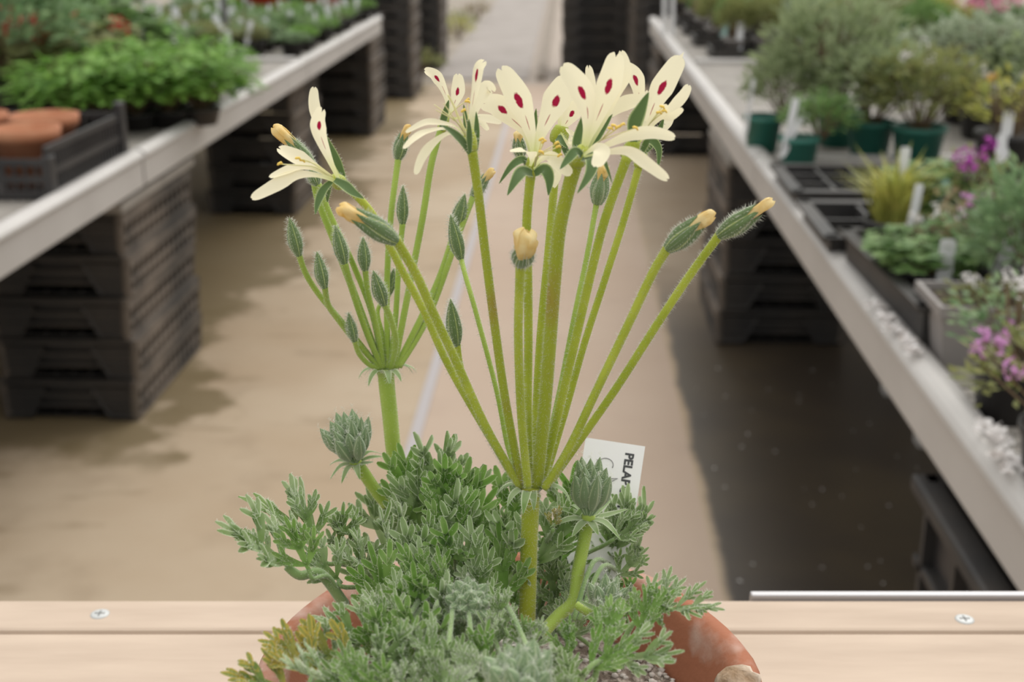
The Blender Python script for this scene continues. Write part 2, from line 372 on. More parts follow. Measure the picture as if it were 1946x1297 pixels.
TOCAM=lambda p:(CAM-p).normalized()
RH=random.Random(5)
def hairs_tube(mb, pts, rr, dens, L, w=.00004, mi=1):
    for i in range(len(pts)-1):
        t=(pts[i+1]-pts[i]); ln=t.length; t=t/ln if ln else ZZ
        k=dens*ln; k=int(k)+(RH.random()<k-int(k))
        a=t.orthogonal().normalized(); c=t.cross(a)
        for _ in range(k):
            q=RH.uniform(0,2*pi); nrm=a*cos(q)+c*sin(q); u=RH.random()
            mb.hair(pts[i]+t*ln*u+nrm*rr[i]*.95, nrm+t*RH.uniform(-.35,.5), L*RH.uniform(.5,1.25), w, mi)
def path3(px, z0, z1=None):
    n=len(px); 
    return [P(p[0],p[1],(p[2] if len(p)>2 else z0+((z1 if z1 is not None else z0)-z0)*i/(n-1))) for i,p in enumerate(px)]
def stalk(px, z0, z1, wpx, m='stem', dens=14000, hl=.0012, name='flower_stalk', taper=1.0, swell=1.12):
    pts=spline(path3(px,z0,z1),9); N=len(pts); r0=wpx/2*PX(600,z0)
    rr=[r0*(1+(taper-1)*i/(N-1))*(1+(swell-1)*max(0,(i/(N-1)-.9)*10)) for i in range(N)]
    mb=MB(); mb.tube(pts,rr,9); hairs_tube(mb,pts,rr,dens,hl)
    return mb.build(name,[M[m],M['hair']],POT,OFF)

def ribbon(mb, pts, width, face, twist=0, prof=None, cup=.18, nx=7, notch=0, mi=0, hairs=0, hl=.0009, wave=0, R=rnd):
    """a petal / sepal blade along pts; face = direction its upper side looks to"""
    N=len(pts); rows=[]; uvs=[]
    for i in range(N):
        u=i/(N-1); T=(pts[min(i+1,N-1)]-pts[max(i-1,0)]).normalized()
        n=face-T*face.dot(T)
        n=n.normalized() if n.length>1e-5 else T.orthogonal().normalized()
        if twist: n=(Matrix.Rotation(twist*(.4+.6*u),3,T)@n)
        S=T.cross(n).normalized(); w=width*prof(u)/2
        for j in range(nx):
            s=2*j/(nx-1)-1
            p=pts[i]+S*(s*w)+n*(cup*width*prof(u)*(s*s-.3))*.6
            if notch and u>.8: p=p-T*notch*width*(u-.8)*5*max(0,1-abs(s)*1.8)
            if wave: p=p+n*width*wave*sin(u*9+s*2.0)*abs(s)
            rows.append(p); uvs.append((j/(nx-1),u))
    mb.add(rows,[(i*nx+j,i*nx+j+1,(i+1)*nx+j+1,(i+1)*nx+j) for i in range(N-1) for j in range(nx-1)],mi,uvs)
    for _ in range(hairs):
        i=R.randrange(1,N-1); j=R.choice((0,nx-1,0,nx-1,R.randrange(nx))); p=rows[i*nx+j]; c=pts[i]
        T=(pts[i+1]-pts[i-1]).normalized()
        d=(p-c); d=d.normalized() if d.length>1e-6 else face
        mb.hair(p, d*.8 - face*R.uniform(-.1,.9)+T*R.uniform(-.3,.6), hl*R.uniform(.5,1.2), .00004,1)
def pprof(u):                     # spoon-shaped petal
    a=.20+.80*min(1,max(0,(u-.08)/.55))**1.3
    if u>.66: a*=1-.42*((u-.66)/.34)**1.5
    if u>.9: a*=sqrt(max(.1,1-((u-.9)/.1)**2*.8))
    return a
def sprof(u):                     # pointed sepal
    return max(.03,(.55+.45*min(1,u/.35))*(1-max(0,(u-.45)/.55)**1.6))
def petal(fl, px, z0, z1, w, spot=False, twist=0, notch=.12, cup=.2, face=None, wave=.03):
    pts=spline(path3(px,z0,z1),7); wm=w*PX(px[-1][1],z1)
    mb=MB(); mid=pts[len(pts)//2]; fc=face if face else (TOCAM(mid)*.85+ZZ*.35)
    ribbon(mb,pts,wm,fc,twist,pprof,cup,7,notch,wave=wave)
    return mb.build('petal',M['petal'] if spot else M['petal_plain'],fl,OFF)
def sepal(fl, px, z0, z1, w, twist=0, hairs=70):
    pts=spline(path3(px,z0,z1),6); wm=w*PX(px[-1][1],z1)
    mb=MB(); mid=pts[len(pts)//2]
    ribbon(mb,pts,wm,TOCAM(mid)*.8+ZZ*.3,twist,sprof,.22,5,0,0,hairs)
    return mb.build('sepal',[M['sepal'],M['hair']],fl,OFF)
def stamen(fl, px, z0, z1, anther=True, w=3):
    pts=spline(path3(px,z0,z1),5); r=w/2*PX(300,z0); mb=MB(); mb.tube(pts,[r*(1-.4*i/(len(pts)-1)) for i in range(len(pts))],6)
    if anther:
        t=(pts[-1]-pts[-2]).normalized(); a=RT*.8+ZZ*RH.uniform(-.4,.6)
        c=pts[-1]; q=a.normalized()*.0008
        mb.tube([c-q,c-q*.5+ZZ*.0002,c+q*.5+ZZ*.0003,c+q-ZZ*.0003],[.0002,.0004,.00038,.0002],7,1)
    return mb.build('stamen',[M['filament'],M['anther']],fl,OFF)
def calyx(px0, px1, z0, z1, w):   # the swollen top of the stalk; the flower's own mesh
    pts=spline(path3([px0,px1],z0,z1),5); r=w/2*PX(px0[1],z0); mb=MB()
    rr=[r*(.85+.4*sin(pi*min(1,i/(len(pts)-1)+.1))) for i in range(len(pts))]
    mb.tube(pts,rr,10); hairs_tube(mb,pts,rr,16000,.0013)
    return mb.build('flower',[M['stem'],M['hair']],POT,OFF)

Z0=.365
UC=(1008,930)
# --- stalks of the front umbel
def main_stalks():
    S=stalk
    S([(1000,1215),(1003,1130),(1005,1040),(1008,965),(1008,928)],.362,Z0,35,'stem_red',26000,.0011,'flower_stem',1.04,1.1)
    S([(988,925),(925,815),(868,690),(826,600),(790,520),(752,455)],Z0,.345,17)
    S([(985,920),(915,805),(850,690),(805,590),(762,510),(720,428),(690,385),(648,346)],Z0,.362,15)
    S([(985,905),(965,850),(943,740),(906,600),(886,530),(876,492)],.372,.40,10,'stem_pale')
    S([(972,905),(935,840),(893,757),(876,700),(869,655)],.372,.375,12)
    S([(990,920),(973,830),(957,740),(940,620),(922,480),(909,370),(897,287)],Z0,.357,17,'stem_red')
    S([(1003,925),(992,810),(987,720),(985,620),(989,500)],.361,.345,17)
    S([(1006,920),(1003,780),(1004,640),(1003,520),(1001,420),(1009,328)],.372,.366,17)
    S([(1015,918),(1018,800),(1027,640),(1042,480),(1050,390),(1060,262)],.376,.392,16)
    S([(1020,925),(1033,800),(1043,680),(1055,520),(1066,420),(1095,305)],.366,.352,25,'stem_red',18000)
    S([(1025,905),(1060,760),(1092,600),(1115,490),(1134,385)],.38,.41,11,'stem_pale')
    S([(1030,915),(1060,790),(1093,650),(1128,500),(1152,410),(1192,298)],.37,.362,17)
    S([(1035,915),(1075,780),(1110,655),(1150,530),(1185,420),(1216,310)],.374,.385,14)
    S([(1035,928),(1080,855),(1135,740),(1195,615),(1240,520),(1270,470)],.362,.350,17)
    S([(1040,925),(1100,840),(1170,740),(1250,615),(1310,525),(1368,446)],.366,.358,16)
main_stalks()
# --- bracts under an umbel
def bracts(cx, cy, z, n, L, w, seed, parent=None, off=OFF):
    R=random.Random(seed); c=P(cx,cy,z)
    for i in range(n):
        q=2*pi*i/n+R.uniform(-.3,.3); d=V((cos(q),sin(q),0)); l=L*R.uniform(.7,1.15)
        pts=[c+d*.0025, c+d*l*.45+ZZ*l*.22, c+d*l*.8+ZZ*l*.12, c+d*l-ZZ*l*R.uniform(.0,.3)]
        mb=MB(); ribbon(mb,spline(pts,4),w,ZZ,0,sprof,.25,5,0,0,60,.0022,R=R)
        mb.build('bract',[M['leaf'],M['hair']],POT,OFF)
bracts(1008,935,Z0,11,.0125,.0030,1)
bracts(733,708,.43,9,.010,.0026,2)

# --- buds
def bud(px0, px1, z0, z1, w, tipless=False, m='bud', dens=1.0, tip=None, tipw=.6, hl=.0014, name='bud', parent=None):
    a=P(*px0,z0); e=P(*px1,z1); ax=e-a; L=ax.length; T=ax/L; N=13; nn=20
    A=T.orthogonal().normalized(); B=T.cross(A); r=w/2*PX(px0[1],z0)
    mb=MB(); vs=[]; uvs=[]
    for i in range(N):
        u=i/(N-1)
        if tipless: rad=r*(.50+.50*sin(min(1,u/.5)*pi/2))*(1-.42*max(0,(u-.5)/.5)**1.6)
        else: rad=r*(.42+.58*sin(min(1,u/.38)*pi/2))*(1-max(0,(u-.38)/.62)**1.7)+r*.03
        for k in range(nn):
            q=2*pi*k/nn; rk=rad*(1+.07*cos(5*q)); vs.append(a+T*L*u*((.90+.14*cos(5*q)) if tipless else 1)+(A*cos(q)+B*sin(q))*rk); uvs.append((k/nn+.5,u))
    fs=[(i*nn+k,i*nn+(k+1)%nn,(i+1)*nn+(k+1)%nn,(i+1)*nn+k) for i in range(N-1) for k in range(nn)]
    fs.append(tuple((N-1)*nn+k for k in range(nn)))
    # seam of uv at k=nn: duplicate handled by stripes being periodic
    b0=len(mb.v); mb.v+=vs
    for f_ in fs:
        mb.f.append([b0+i for i in f_]); mb.m.append(0); 
        ks=[uvs[i] for i in f_]
        if len(ks)==4 and max(k[0] for k in ks)-min(k[0] for k in ks)>.5: ks=[(k[0]+1,k[1]) if k[0]<.3 else k for k in ks]
        mb.uv.append(ks)
    for _ in range(int(520*dens)):
        i=RH.randrange(0,N-1); k=RH.randrange(nn); p=vs[i*nn+k]; nrm=(p-(a+T*L*i/(N-1))).normalized()
        mb.hair(p+T*L/N*RH.random(),nrm+T*RH.uniform(-.1,.8),hl*RH.uniform(.5,1.2),.00005)
    o=mb.build(name,[M[m],M['hair']],parent or POT,OFF)
    if tip:
        c=P(tip[0],tip[1],z1); d=(c-e); base=e-T*L*.55; R=random.Random(int(tip[0])); rt=r*tipw
        ax2=spline([base,e-T*L*.15,e+d*.5,c],5); K=len(ax2)
        for w_ in range(4):                               # rolled petals, one over the other
            t=MB(); q0=w_*pi/2+R.uniform(-.4,.4); rows=[]; nx=7; ext=R.uniform(.82,1.0)
            for i in range(K):
                u=i/(K-1); tt=(ax2[min(i+1,K-1)]-ax2[max(i-1,0)]).normalized(); p=ax2[0].lerp(ax2[i],1) if ext==1 else ax2[int(i*ext)]
                a1=(A-tt*A.dot(tt)).normalized(); b1=tt.cross(a1)
                rad=rt*(.55+.50*sin(min(1,u/.75)*pi/2))*(1-.62*max(0,(u-.8)/.2)**1.6)
                for k_ in range(nn//3+1):
                    q=q0+(k_/(nn//3)-.5)*2.3+u*.5
                    rk=rad*(1+.13*sin(3.1*q+5*u+w_))
                    rows.append(p+(a1*cos(q)+b1*sin(q))*rk+tt*rt*.25*sin(q*2+w_)*u)
            nx=nn//3+1
            t.add(rows,[(i*nx+k_,i*nx+k_+1,(i+1)*nx+k_+1,(i+1)*nx+k_) for i in range(K-1) for k_ in range(nx-1)])
            t.build('petal_tip',M['petal_bud'],o,OFF)
    return o
def main_buds():
    bud((752,458),(672,408),.345,.338,42,True,tip=(641,393),tipw=.62)                # left, just opening
    bud((876,493),(856,408),.40,.40,27,dens=.9)
    bud((868,657),(856,568),.375,.372,29)
    bud((990,502),(998,468),.345,.338,42,True,tip=(1001,434),tipw=1.02,dens=1.3)      # facing the lens
    bud((1269,473),(1333,419),.350,.345,42,True,tip=(1360,408),tipw=.62,dens=1.3)
    bud((1367,448),(1440,399),.358,.352,40,True,tip=(1472,379),tipw=.48,dens=1.3)
    bud((1135,388),(1145,330),.41,.41,36,True,tip=(1150,312),tipw=.6,m='bud_grey')
    bud((990,300),(985,262),.40,.40,26,True,tip=(984,248),tipw=.6)
main_buds()
# --- second umbel, behind on the left
def left_umbel():
    S=stalk; zb=.43
    S([(756,905),(748,860),(741,790),(735,735),(733,705)],.425,zb,30,'stem_pale',16000,.0009,'flower_stem',1.1,1.25)
    q=lambda px,z1,w=12,m='stem_pale': S(px,zb,z1,w,m,8000,.0010)
    q([(722,702),(665,630),(610,565),(582,522),(568,484)],.415,11); bud((568,486),(550,414),.415,.413,27)
    q([(722,700),(672,645),(640,604),(623,578),(617,545)],.41,11); bud((617,548),(602,478),.41,.41,25)
    q([(727,700),(700,640),(672,560),(655,500)],.42,12); bud((655,502),(637,428),.42,.42,26)
    q([(730,700),(715,620),(700,560),(694,512)],.425,11); bud((694,515),(690,450),.425,.425,24)
    q([(722,702),(700,692),(682,672),(674,648)],.42,10); bud((674,650),(662,594),.42,.42,20)
    q([(742,702),(752,650),(742,605),(727,572)],.415,12); bud((730,580),(709,514),.415,.412,27)
    q([(735,700),(728,640),(718,590),(740,560)],.44,8); bud((738,562),(749,510),.44,.44,18)
    q([(742,700),(752,600),(758,500),(765,425)],.44,11); bud((765,428),(766,352),.44,.44,22)
    q([(738,700),(735,560),(742,420),(757,300)],.45,12); bud((756,303),(768,255),.45,.45,27,True,tip=(780,238),tipw=.55)
    q([(748,700),(775,560),(802,420),(820,310),(840,240)],.44,13)
    q([(752,700),(800,605),(838,520),(866,432)],.45,13); bud((866,435),(884,368),.45,.45,26)
    q([(758,698),(815,600),(870,450),(900,372)],.455,12); bud((898,376),(925,335),.455,.455,24,True,tip=(940,322),tipw=.6)
    q([(724,700),(685,590),(640,470),(605,380),(594,320)],.43,14); bud((597,322),(545,262),.43,.428,32,True,tip=(518,240),tipw=.7)
    q([(728,700),(708,600),(670,500),(628,410),(605,350)],.425,11); bud((603,352),(588,318),.425,.425,24)
left_umbel()

# --- open flowers
def flowers():
    z=.362                                                             # far left
    f=calyx((652,352),(632,338),z,z-.002,24)
    petal(f,[(648,340),(622,292),(604,235),(596,195),(597,165)],z+.002,z+.006,24,False,.5)
    petal(f,[(645,345),(625,300),(608,255),(607,228),(614,206)],z-.003,z-.006,36,True,-.55,notch=.25)
    petal(f,[(640,344),(602,320),(565,300),(528,281)],z,z+.003,34,False,.4,notch=.2)
    petal(f,[(640,345),(600,323),(565,319),(538,327),(512,338)],z-.004,z-.012,22,False,.6)
    petal(f,[(640,346),(600,333),(560,334),(522,354),(478,378)],z-.004,z-.016,29,False,.15,notch=.05)
    stamen(f,[(630,338),(600,318),(560,314),(532,312)],z-.004,z-.012); stamen(f,[(630,335),(590,308),(566,302)],z-.004,z-.01); stamen(f,[(632,336),(600,312),(574,306)],z-.003,z-.008)
    sepal(f,[(636,342),(655,352),(672,366),(692,378)],z-.005,z-.012,20,.2)
    sepal(f,[(630,345),(614,362),(604,385),(599,408)],z-.004,z-.010,17); sepal(f,[(632,346),(624,362),(622,385)],z,z+.004,12)
    sepal(f,[(655,346),(642,310),(625,275),(612,246)],z+.004,z+.004,18,-.6,110)
    z=.357                                                             # second from left
    f=calyx((896,288),(890,245),z,z,22)
    petal(f,[(893,262),(895,220),(903,166),(909,128),(922,115)],z+.002,z,26,True,1.05,notch=.35)
    petal(f,[(898,260),(902,218),(913,188),(925,165),(938,176)],z+.004,z+.008,26,False,.5,notch=.3)
    petal(f,[(886,262),(866,241),(840,234),(808,233),(771,252)],z,z-.012,14,False,.2)
    petal(f,[(886,264),(850,245),(811,250),(787,263),(767,283)],z-.003,z-.018,15,False,.3)
    petal(f,[(886,266),(856,253),(826,270),(803,298),(790,332)],z-.004,z-.014,19,False,.2,notch=.05)
    for e in ((825,199),(828,209),(843,197)): stamen(f,[(888,262),(868,232),e],z-.002,z-.01,False,3)
    stamen(f,[(890,262),(872,225),(862,200),(851,180)],z-.003,z-.006,False,6); stamen(f,[(890,260),(886,235),(881,211)],z-.003,z-.006); stamen(f,[(891,260),(890,225),(888,194)],z,z+.004)
    sepal(f,[(893,292),(878,268),(858,250),(838,238)],z-.004,z-.014,17); sepal(f,[(893,290),(892,255),(891,226)],z-.006,z-.010,12)
    sepal(f,[(890,270),(886,235),(881,198)],z+.004,z+.006,12); sepal(f,[(904,290),(906,250),(905,212)],z+.002,z+.004,12)
    z=.44                                                              # behind it, on the left umbel
    f=calyx((838,250),(848,222),z,z,16)
    petal(f,[(848,225),(850,192),(838,160),(824,142),(806,134)],z,z-.006,25,True,.2)
    petal(f,[(852,222),(862,200),(870,172),(870,140)],z+.003,z+.006,27,True,.3)
    petal(f,[(860,225),(900,222),(928,226),(954,232)],z+.006,z+.006,17); petal(f,[(860,228),(895,220),(915,232),(928,248)],z+.01,z+.012,12,False,.4)
    sepal(f,[(838,248),(845,220),(853,190)],z-.006,z-.010,15,0,40); stamen(f,[(850,222),(868,205),(889,190)],z,z)
    z=.366                                                             # centre
    f=calyx((1010,330),(1014,300),z,z-.003,24)
    petal(f,[(1014,300),(1010,262),(996,215),(977,172),(950,128)],z,z+.004,50,True,.05,notch=.14)
    petal(f,[(1010,300),(1000,255),(968,222),(944,200),(914,196)],z+.004,z+.010,44,True,-.1,notch=.2)
    petal(f,[(1018,300),(1028,255),(1047,212),(1064,178),(1080,148)],z,z+.006,54,True,.1,notch=.12)
    petal(f,[(1008,316),(1012,299),(1003,287),(972,289)],z-.006,z-.022,30,False,.1,notch=.06,face=ZZ+TOCAM(pc)*.6)
    petal(f,[(1014,322),(1027,304),(1045,297),(1066,315),(1086,332)],z-.006,z-.022,27,False,.25,notch=.06)
    petal(f,[(1018,316),(1040,312),(1060,330),(1052,357)],z+.002,z+.004,15,False,.4)
    for e in ((1029,266),(1034,270),(1058,273),(1061,280),(1028,290),(1064,296)): stamen(f,[(1016,316),(1022,296),e],z-.008,z-.018)
    sepal(f,[(1013,305),(1014,260),(1019,206)],z+.006,z+.010,17); sepal(f,[(1008,322),(994,304),(972,316),(948,350)],z,z-.006,17)
    sepal(f,[(1012,330),(994,326),(980,342),(964,372)],z-.006,z-.016,25); sepal(f,[(1016,330),(1035,322),(1044,342),(1042,372)],z-.006,z-.012,24)
    z=.392                                                             # behind the centre
    f=calyx((1060,272),(1068,240),z,z,30)
    petal(f,[(1066,250),(1074,236),(1088,214),(1108,190)],z,z+.002,34,True,.2); petal(f,[(1066,252),(1082,276),(1086,258),(1075,247)],z-.006,z-.014,17,False,.5)
    petal(f,[(1064,250),(1066,215),(1082,180),(1098,165)],z+.004,z+.01,28,False,.1)
    sepal(f,[(1058,262),(1068,266),(1078,282)],z-.004,z-.008,20); sepal(f,[(1062,262),(1082,300),(1086,320)],z-.004,z-.008,14)
    z=.352                                                             # right of centre, the nearest
    f=calyx((1094,312),(1110,282),z,z-.003,28)
    petal(f,[(1106,292),(1116,240),(1114,198),(1098,160),(1068,124)],z-.002,z-.004,46,True,-.1,notch=.05)
    petal(f,[(1108,292),(1126,245),(1148,190),(1162,145),(1172,100)],z,z+.004,48,True,.1,notch=.18)
    petal(f,[(1116,288),(1150,225),(1172,175),(1188,135),(1180,96)],z+.006,z+.012,26,False,.3)
    petal(f,[(1112,290),(1114,220),(1122,170),(1118,124)],z+.016,z+.022,22,False,.4,notch=.3)
    petal(f,[(1114,288),(1150,226),(1190,196),(1228,190)],z+.010,z+.014,30,False,.1,notch=.25)
    petal(f,[(1110,294),(1148,278),(1194,259),(1239,252),(1283,262)],z-.006,z-.014,26,False,.35,notch=.05)
    petal(f,[(1110,298),(1150,290),(1194,288),(1230,312),(1270,342)],z-.008,z-.022,26,False,.2,notch=.15)
    petal(f,[(1108,296),(1132,280),(1144,290),(1132,318)],z-.010,z-.026,33,False,.1,notch=.1)
    for e in ((1160,245),(1166,240),(1174,243),(1183,238),(1207,244)): stamen(f,[(1112,292),(1140,268),e],z-.006,z-.014)
    sepal(f,[(1096,296),(1098,262),(1115,204)],z+.004,z+.008,19,0,110); sepal(f,[(1112,292),(1136,258),(1164,217)],z+.006,z+.010,18,0,100)
    sepal(f,[(1106,296),(1094,288),(1078,305),(1064,322)],z-.006,z-.012,20); sepal(f,[(1106,300),(1124,300),(1122,328),(1097,368)],z-.006,z-.018,27)
    sepal(f,[(1136,300),(1148,305),(1164,350)],z-.012,z-.018,9,.4,30)
    z=.364                                                             # far right
    f=calyx((1190,302),(1208,266),z,z,26)
    sepal(f,[(1204,270),(1206,236),(1218,208),(1233,175)],z-.012,z-.014,30,.1,60)
    petal(f,[(1212,270),(1228,236),(1246,190),(1268,150),(1294,108)],z,z+.004,45,True,.15,notch=-.25)
    petal(f,[(1210,268),(1215,215),(1213,170),(1203,140),(1184,122)],z+.006,z+.012,33,True,.3)
    petal(f,[(1216,270),(1243,234),(1274,208),(1298,182),(1309,161)],z+.002,z+.002,22,False,.3)
    petal(f,[(1216,270),(1250,226),(1275,222),(1298,206)],z-.004,z-.008,15,False,.5); petal(f,[(1214,270),(1232,238),(1255,214),(1272,206)],z-.006,z-.010,26,False,.2)
    petal(f,[(1208,270),(1216,240),(1222,215),(1232,172)],z+.014,z+.018,22,False,.3)
    for e in ((1258,204),(1252,215),(1262,212)): stamen(f,[(1214,268),(1234,236),e],z-.006,z-.012)
    z=.385
    f=calyx((1214,318),(1222,288),z,z,20)
    sepal(f,[(1218,292),(1234,266),(1252,284),(1250,322)],z-.01,z-.016,17,.1,110); sepal(f,[(1222,290),(1240,265),(1258,294)],z-.006,z-.01,12,.2,90)
    sepal(f,[(1224,290),(1246,262),(1262,224)],z-.004,z-.004,16,.3,110); petal(f,[(1222,290),(1246,262),(1268,232),(1276,212)],z-.002,z,20,False,.4)
flowers()

# --- young bud clusters
def cluster(cx, cy, z, n, Rpx, Lpx, wpx, axis, seed, stemp=None, spread=1.0, hl=.0013, dens=.5):
    R=random.Random(seed); c=P(cx,cy,z); s=PX(cy,z); A=axis.normalized(); B=A.orthogonal().normalized(); C=A.cross(B)
    mb=MB()
    if stemp:
        pts=spline(path3(stemp[0],stemp[1],z),7); r=stemp[2]/2*s; mb.tube(pts,[r]*len(pts),9); hairs_tube(mb,pts,[r]*len(pts),16000,.001)
    mb.ball(c,wpx*.5*s,8)
    o=mb.build('bud_cluster',[M['stem_pale'],M['hair']],POT,OFF)
    ga=2.39996
    for i in range(n):
        th=spread*sqrt((i+.4)/n); q=i*ga
        d=(A*cos(th)+(B*cos(q)+C*sin(q))*sin(th)).normalized()
        base=c+d*(Rpx-Lpx)*s*R.uniform(.85,1.1); dd=(A*.55+d*.75).normalized(); tip=base+dd*Lpx*s*R.uniform(.88,1.1); d=dd
        L=(tip-base).length; r=wpx/2*s*R.uniform(.85,1.1); k=MB(); a=d.orthogonal().normalized(); e=d.cross(a); N=8; nn=10
        k.tube([c,base],[r*.35,r*.4],6)
        vs=[];uvs=[]
        for ii in range(N):
            u=ii/(N-1); rad=r*(.45+.55*sin(min(1,u/.4)*pi/2))*(1-max(0,(u-.4)/.6)**1.8)+r*.04
            for kk in range(nn): qq=2*pi*kk/nn; vs.append(base+d*L*u+(a*cos(qq)+e*sin(qq))*rad); uvs.append((kk/nn+.1,u))
        k.add(vs,[(ii*nn+kk,ii*nn+(kk+1)%nn,(ii+1)*nn+(kk+1)%nn,(ii+1)*nn+kk) for ii in range(N-1) for kk in range(nn)],0,uvs)
        for _ in range(int(230*dens)):
            ii=R.randrange(N); kk=R.randrange(nn); p=vs[ii*nn+kk]; nr=(p-(base+d*L*ii/(N-1))).normalized()
            k.hair(p+d*L/N*R.random(),nr+d*R.uniform(0,.9),hl*R.uniform(.5,1.1),.00004)
        k.build('bud',[M['bud_grey'],M['hair']],o,OFF)
    for i in range(9):                                    # little bracts at the base
        q=2*pi*i/9; d=(B*cos(q)+C*sin(q)); l=Rpx*.6*s*R.uniform(.8,1.2)
        k=MB(); ribbon(k,spline([c-A*2*s,c+d*l*.5+A*l*.1,c+d*l+A*l*R.uniform(-.3,.3)],4),wpx*.55*s,A,0,sprof,.2,5,0,0,40,.0013,R=R)
        k.build('bract',[M['leaf'],M['hair']],o,OFF)
CAMD=lambda x,y,z: TOCAM(P(x,y,z))
cluster(676,880,.40,17,100,66,25,ZZ*1.0-RT*.22+CAMD(676,880,.4)*.2,31,([(735,960),(712,930),(690,897),(676,880)],.40,24),.85)
cluster(1118,985,.375,12,122,84,30,ZZ*1.0+RT*.05+CAMD(1118,985,.375)*.2,32,([(1030,1205,.352),(1060,1172,.357),(1090,1142,.362),(1098,1090,.368),(1110,1030,.373),(1118,990,.375)],.36,25),.5)
cluster(1150,1165,.335,9,78,52,24,ZZ*1.0+RT*.1+CAMD(1150,1165,.335)*.5,33,([(1095,1150),(1120,1165),(1150,1168)],.34,16),1.0)
cluster(890,1150,.315,21,64,42,28,CAMD(890,1150,.315)*1.0+ZZ*.35,34,([(900,1240),(895,1200),(890,1155)],.33,18),1.35,.0010,.35)
cluster(990,1325,.262,16,112,72,42,ZZ*1.0+CAMD(990,1310,.262)*.35,35,([(1000,1420),(995,1370),(990,1335)],.27,26),.95,.0015,.6)

# --- leaves
def leaf(base, tip, nrm, root, seed, m='leaf', pet=.0009, hairs=230, big=1.0):
    R=random.Random(seed); ax=tip-base; L=ax.length; Y=ax/L; N=(nrm-Y*nrm.dot(Y)).normalized(); X=Y.cross(N).normalized()
    bend=R.uniform(-.15,.35); cup=R.uniform(.05,.45)
    def tr(x,y,z):
        zz=z+cup*abs(x)*.55-bend*y*y/L*.5
        return base+X*x+Y*y+N*zz
    mb=MB(); ends=[]
    def strip(p0, ang, ln, w0, w1, lift, tipround=True, curve=0):
        K=6; pts=[]; rows=[]; x,y,z=p0; a=ang
        for i in range(K):
            u=i/(K-1); pts.append((x,y,z,a)); x+=sin(a)*ln/(K-1); y+=cos(a)*ln/(K-1); z+=lift*ln/(K-1); a+=curve/(K-1)
        for i,(x,y,z,a) in enumerate(pts):
            u=i/(K-1); w=(w0+(w1-w0)*min(1,u/.75))/2
            if tipround and i==K-1: w*=.35
            elif tipround and i==K-2: w*=.88
            cx,sx_=cos(a),-sin(a)
            rows+= [tr(x-cx*w,y-sx_*w,z+w*.55),tr(x,y,z-w*.25),tr(x+cx*w,y+sx_*w,z+w*.55)]
        mb.add(rows,[(i*3+j,i*3+j+1,(i+1)*3+j+1,(i+1)*3+j) for i in range(K-1) for j in (0,1)],0,[(.5*j,.5) for i in range(K) for j in range(3)] if tipround else [(.25+.25*j,.5) for i in range(K) for j in range(3)])
        ends.append((rows,K)); return pts
    def lobes(pt, a, ln, w, n, lift):
        for k in range(n):
            s=(k-(n-1)/2)/max(1,(n-1)/2) if n>1 else 0
            strip((pt[0],pt[1],pt[2]), a+s*.72+R.uniform(-.12,.12), ln*(1-.2*abs(s))*R.uniform(.75,1.05), w*.85, w, lift+R.uniform(-.2,.5), True, -s*.35)
    lw=L*.080
    mid=strip((0,0,0),0,L*.74,L*.055,L*.15,0,False)
    lobes(mid[-1],0,L*.34,lw,3,.05); lobes(mid[4],0,L*.32,lw,2,.05)
    for (i,an,ln) in ((1,.85,.56),(3,.72,.46)):
        for s in (-1,1):
            a=s*(an+R.uniform(-.15,.15)); l=L*ln*R.uniform(.8,1.15)
            pp=strip(mid[i][:3],a,l*.64,L*.05,L*.15,R.uniform(.1,.6),False,-s*.35)
            lobes(pp[-1],pp[-1][3],l*.54,lw,3,.15)
            if i<3 or R.random()<.6: lobes(pp[3],pp[3][3],l*.5,lw*.9,2,.15)
    hw=L*.0016
    for _ in range(hairs):
        rows,K=R.choice(ends); i=R.randrange(K); j=R.choice((0,2,2,0,1)); p=rows[i*3+j]; q=rows[i*3+1]
        if i<K-1: p=p+(rows[(i+1)*3+j]-p)*R.random()
        d=(p-q); d=d.normalized() if d.length>1e-7 else N
        mb.hair(p,d*.8+N*R.uniform(-.2,.9),.0009*R.uniform(.5,1.2),.00006)
    if root is not None:
        up=(base-root).length
        pts=spline([root, root+(base-root)*.45+ZZ*up*.22, base-Y*L*.10, base+Y*L*.08],6)
        mb.tube(pts,[pet*(1.15-.35*i/(len(pts)-1)) for i in range(len(pts))],7,2); hairs_tube(mb,pts,[pet]*len(pts),6000,.0008)
    return mb.build('leaf',[M[m],M['hair'],M['petiole']],POT,OFF)
ROOTS=[G(x,y,H_RIM+.021) for x,y in ((820,1200),(930,1170),(1010,1230),(760,1240),(880,1280),(1060,1190),(700,1190))]
nl=[0]
def L_(bx,by,zb,tx,ty,zt,m='leaf',up=.6,root='near',hairs=330,pet=.0008):
    nl[0]+=1
    a=P(bx,by,zb); e=P(tx,ty,zt); R=random.Random(100+nl[0])
    n=ZZ*up+TOCAM(a)*(1-up)+V((R.uniform(-.3,.3),R.uniform(-.3,.3),R.uniform(-.1,.2)))
    if root=='near':
        r=min(ROOTS,key=lambda q:(q-a).length)
    elif root is None: r=None
    else: r=P(*root)
    leaf(a,e,n,r,100+nl[0],m,pet,hairs)
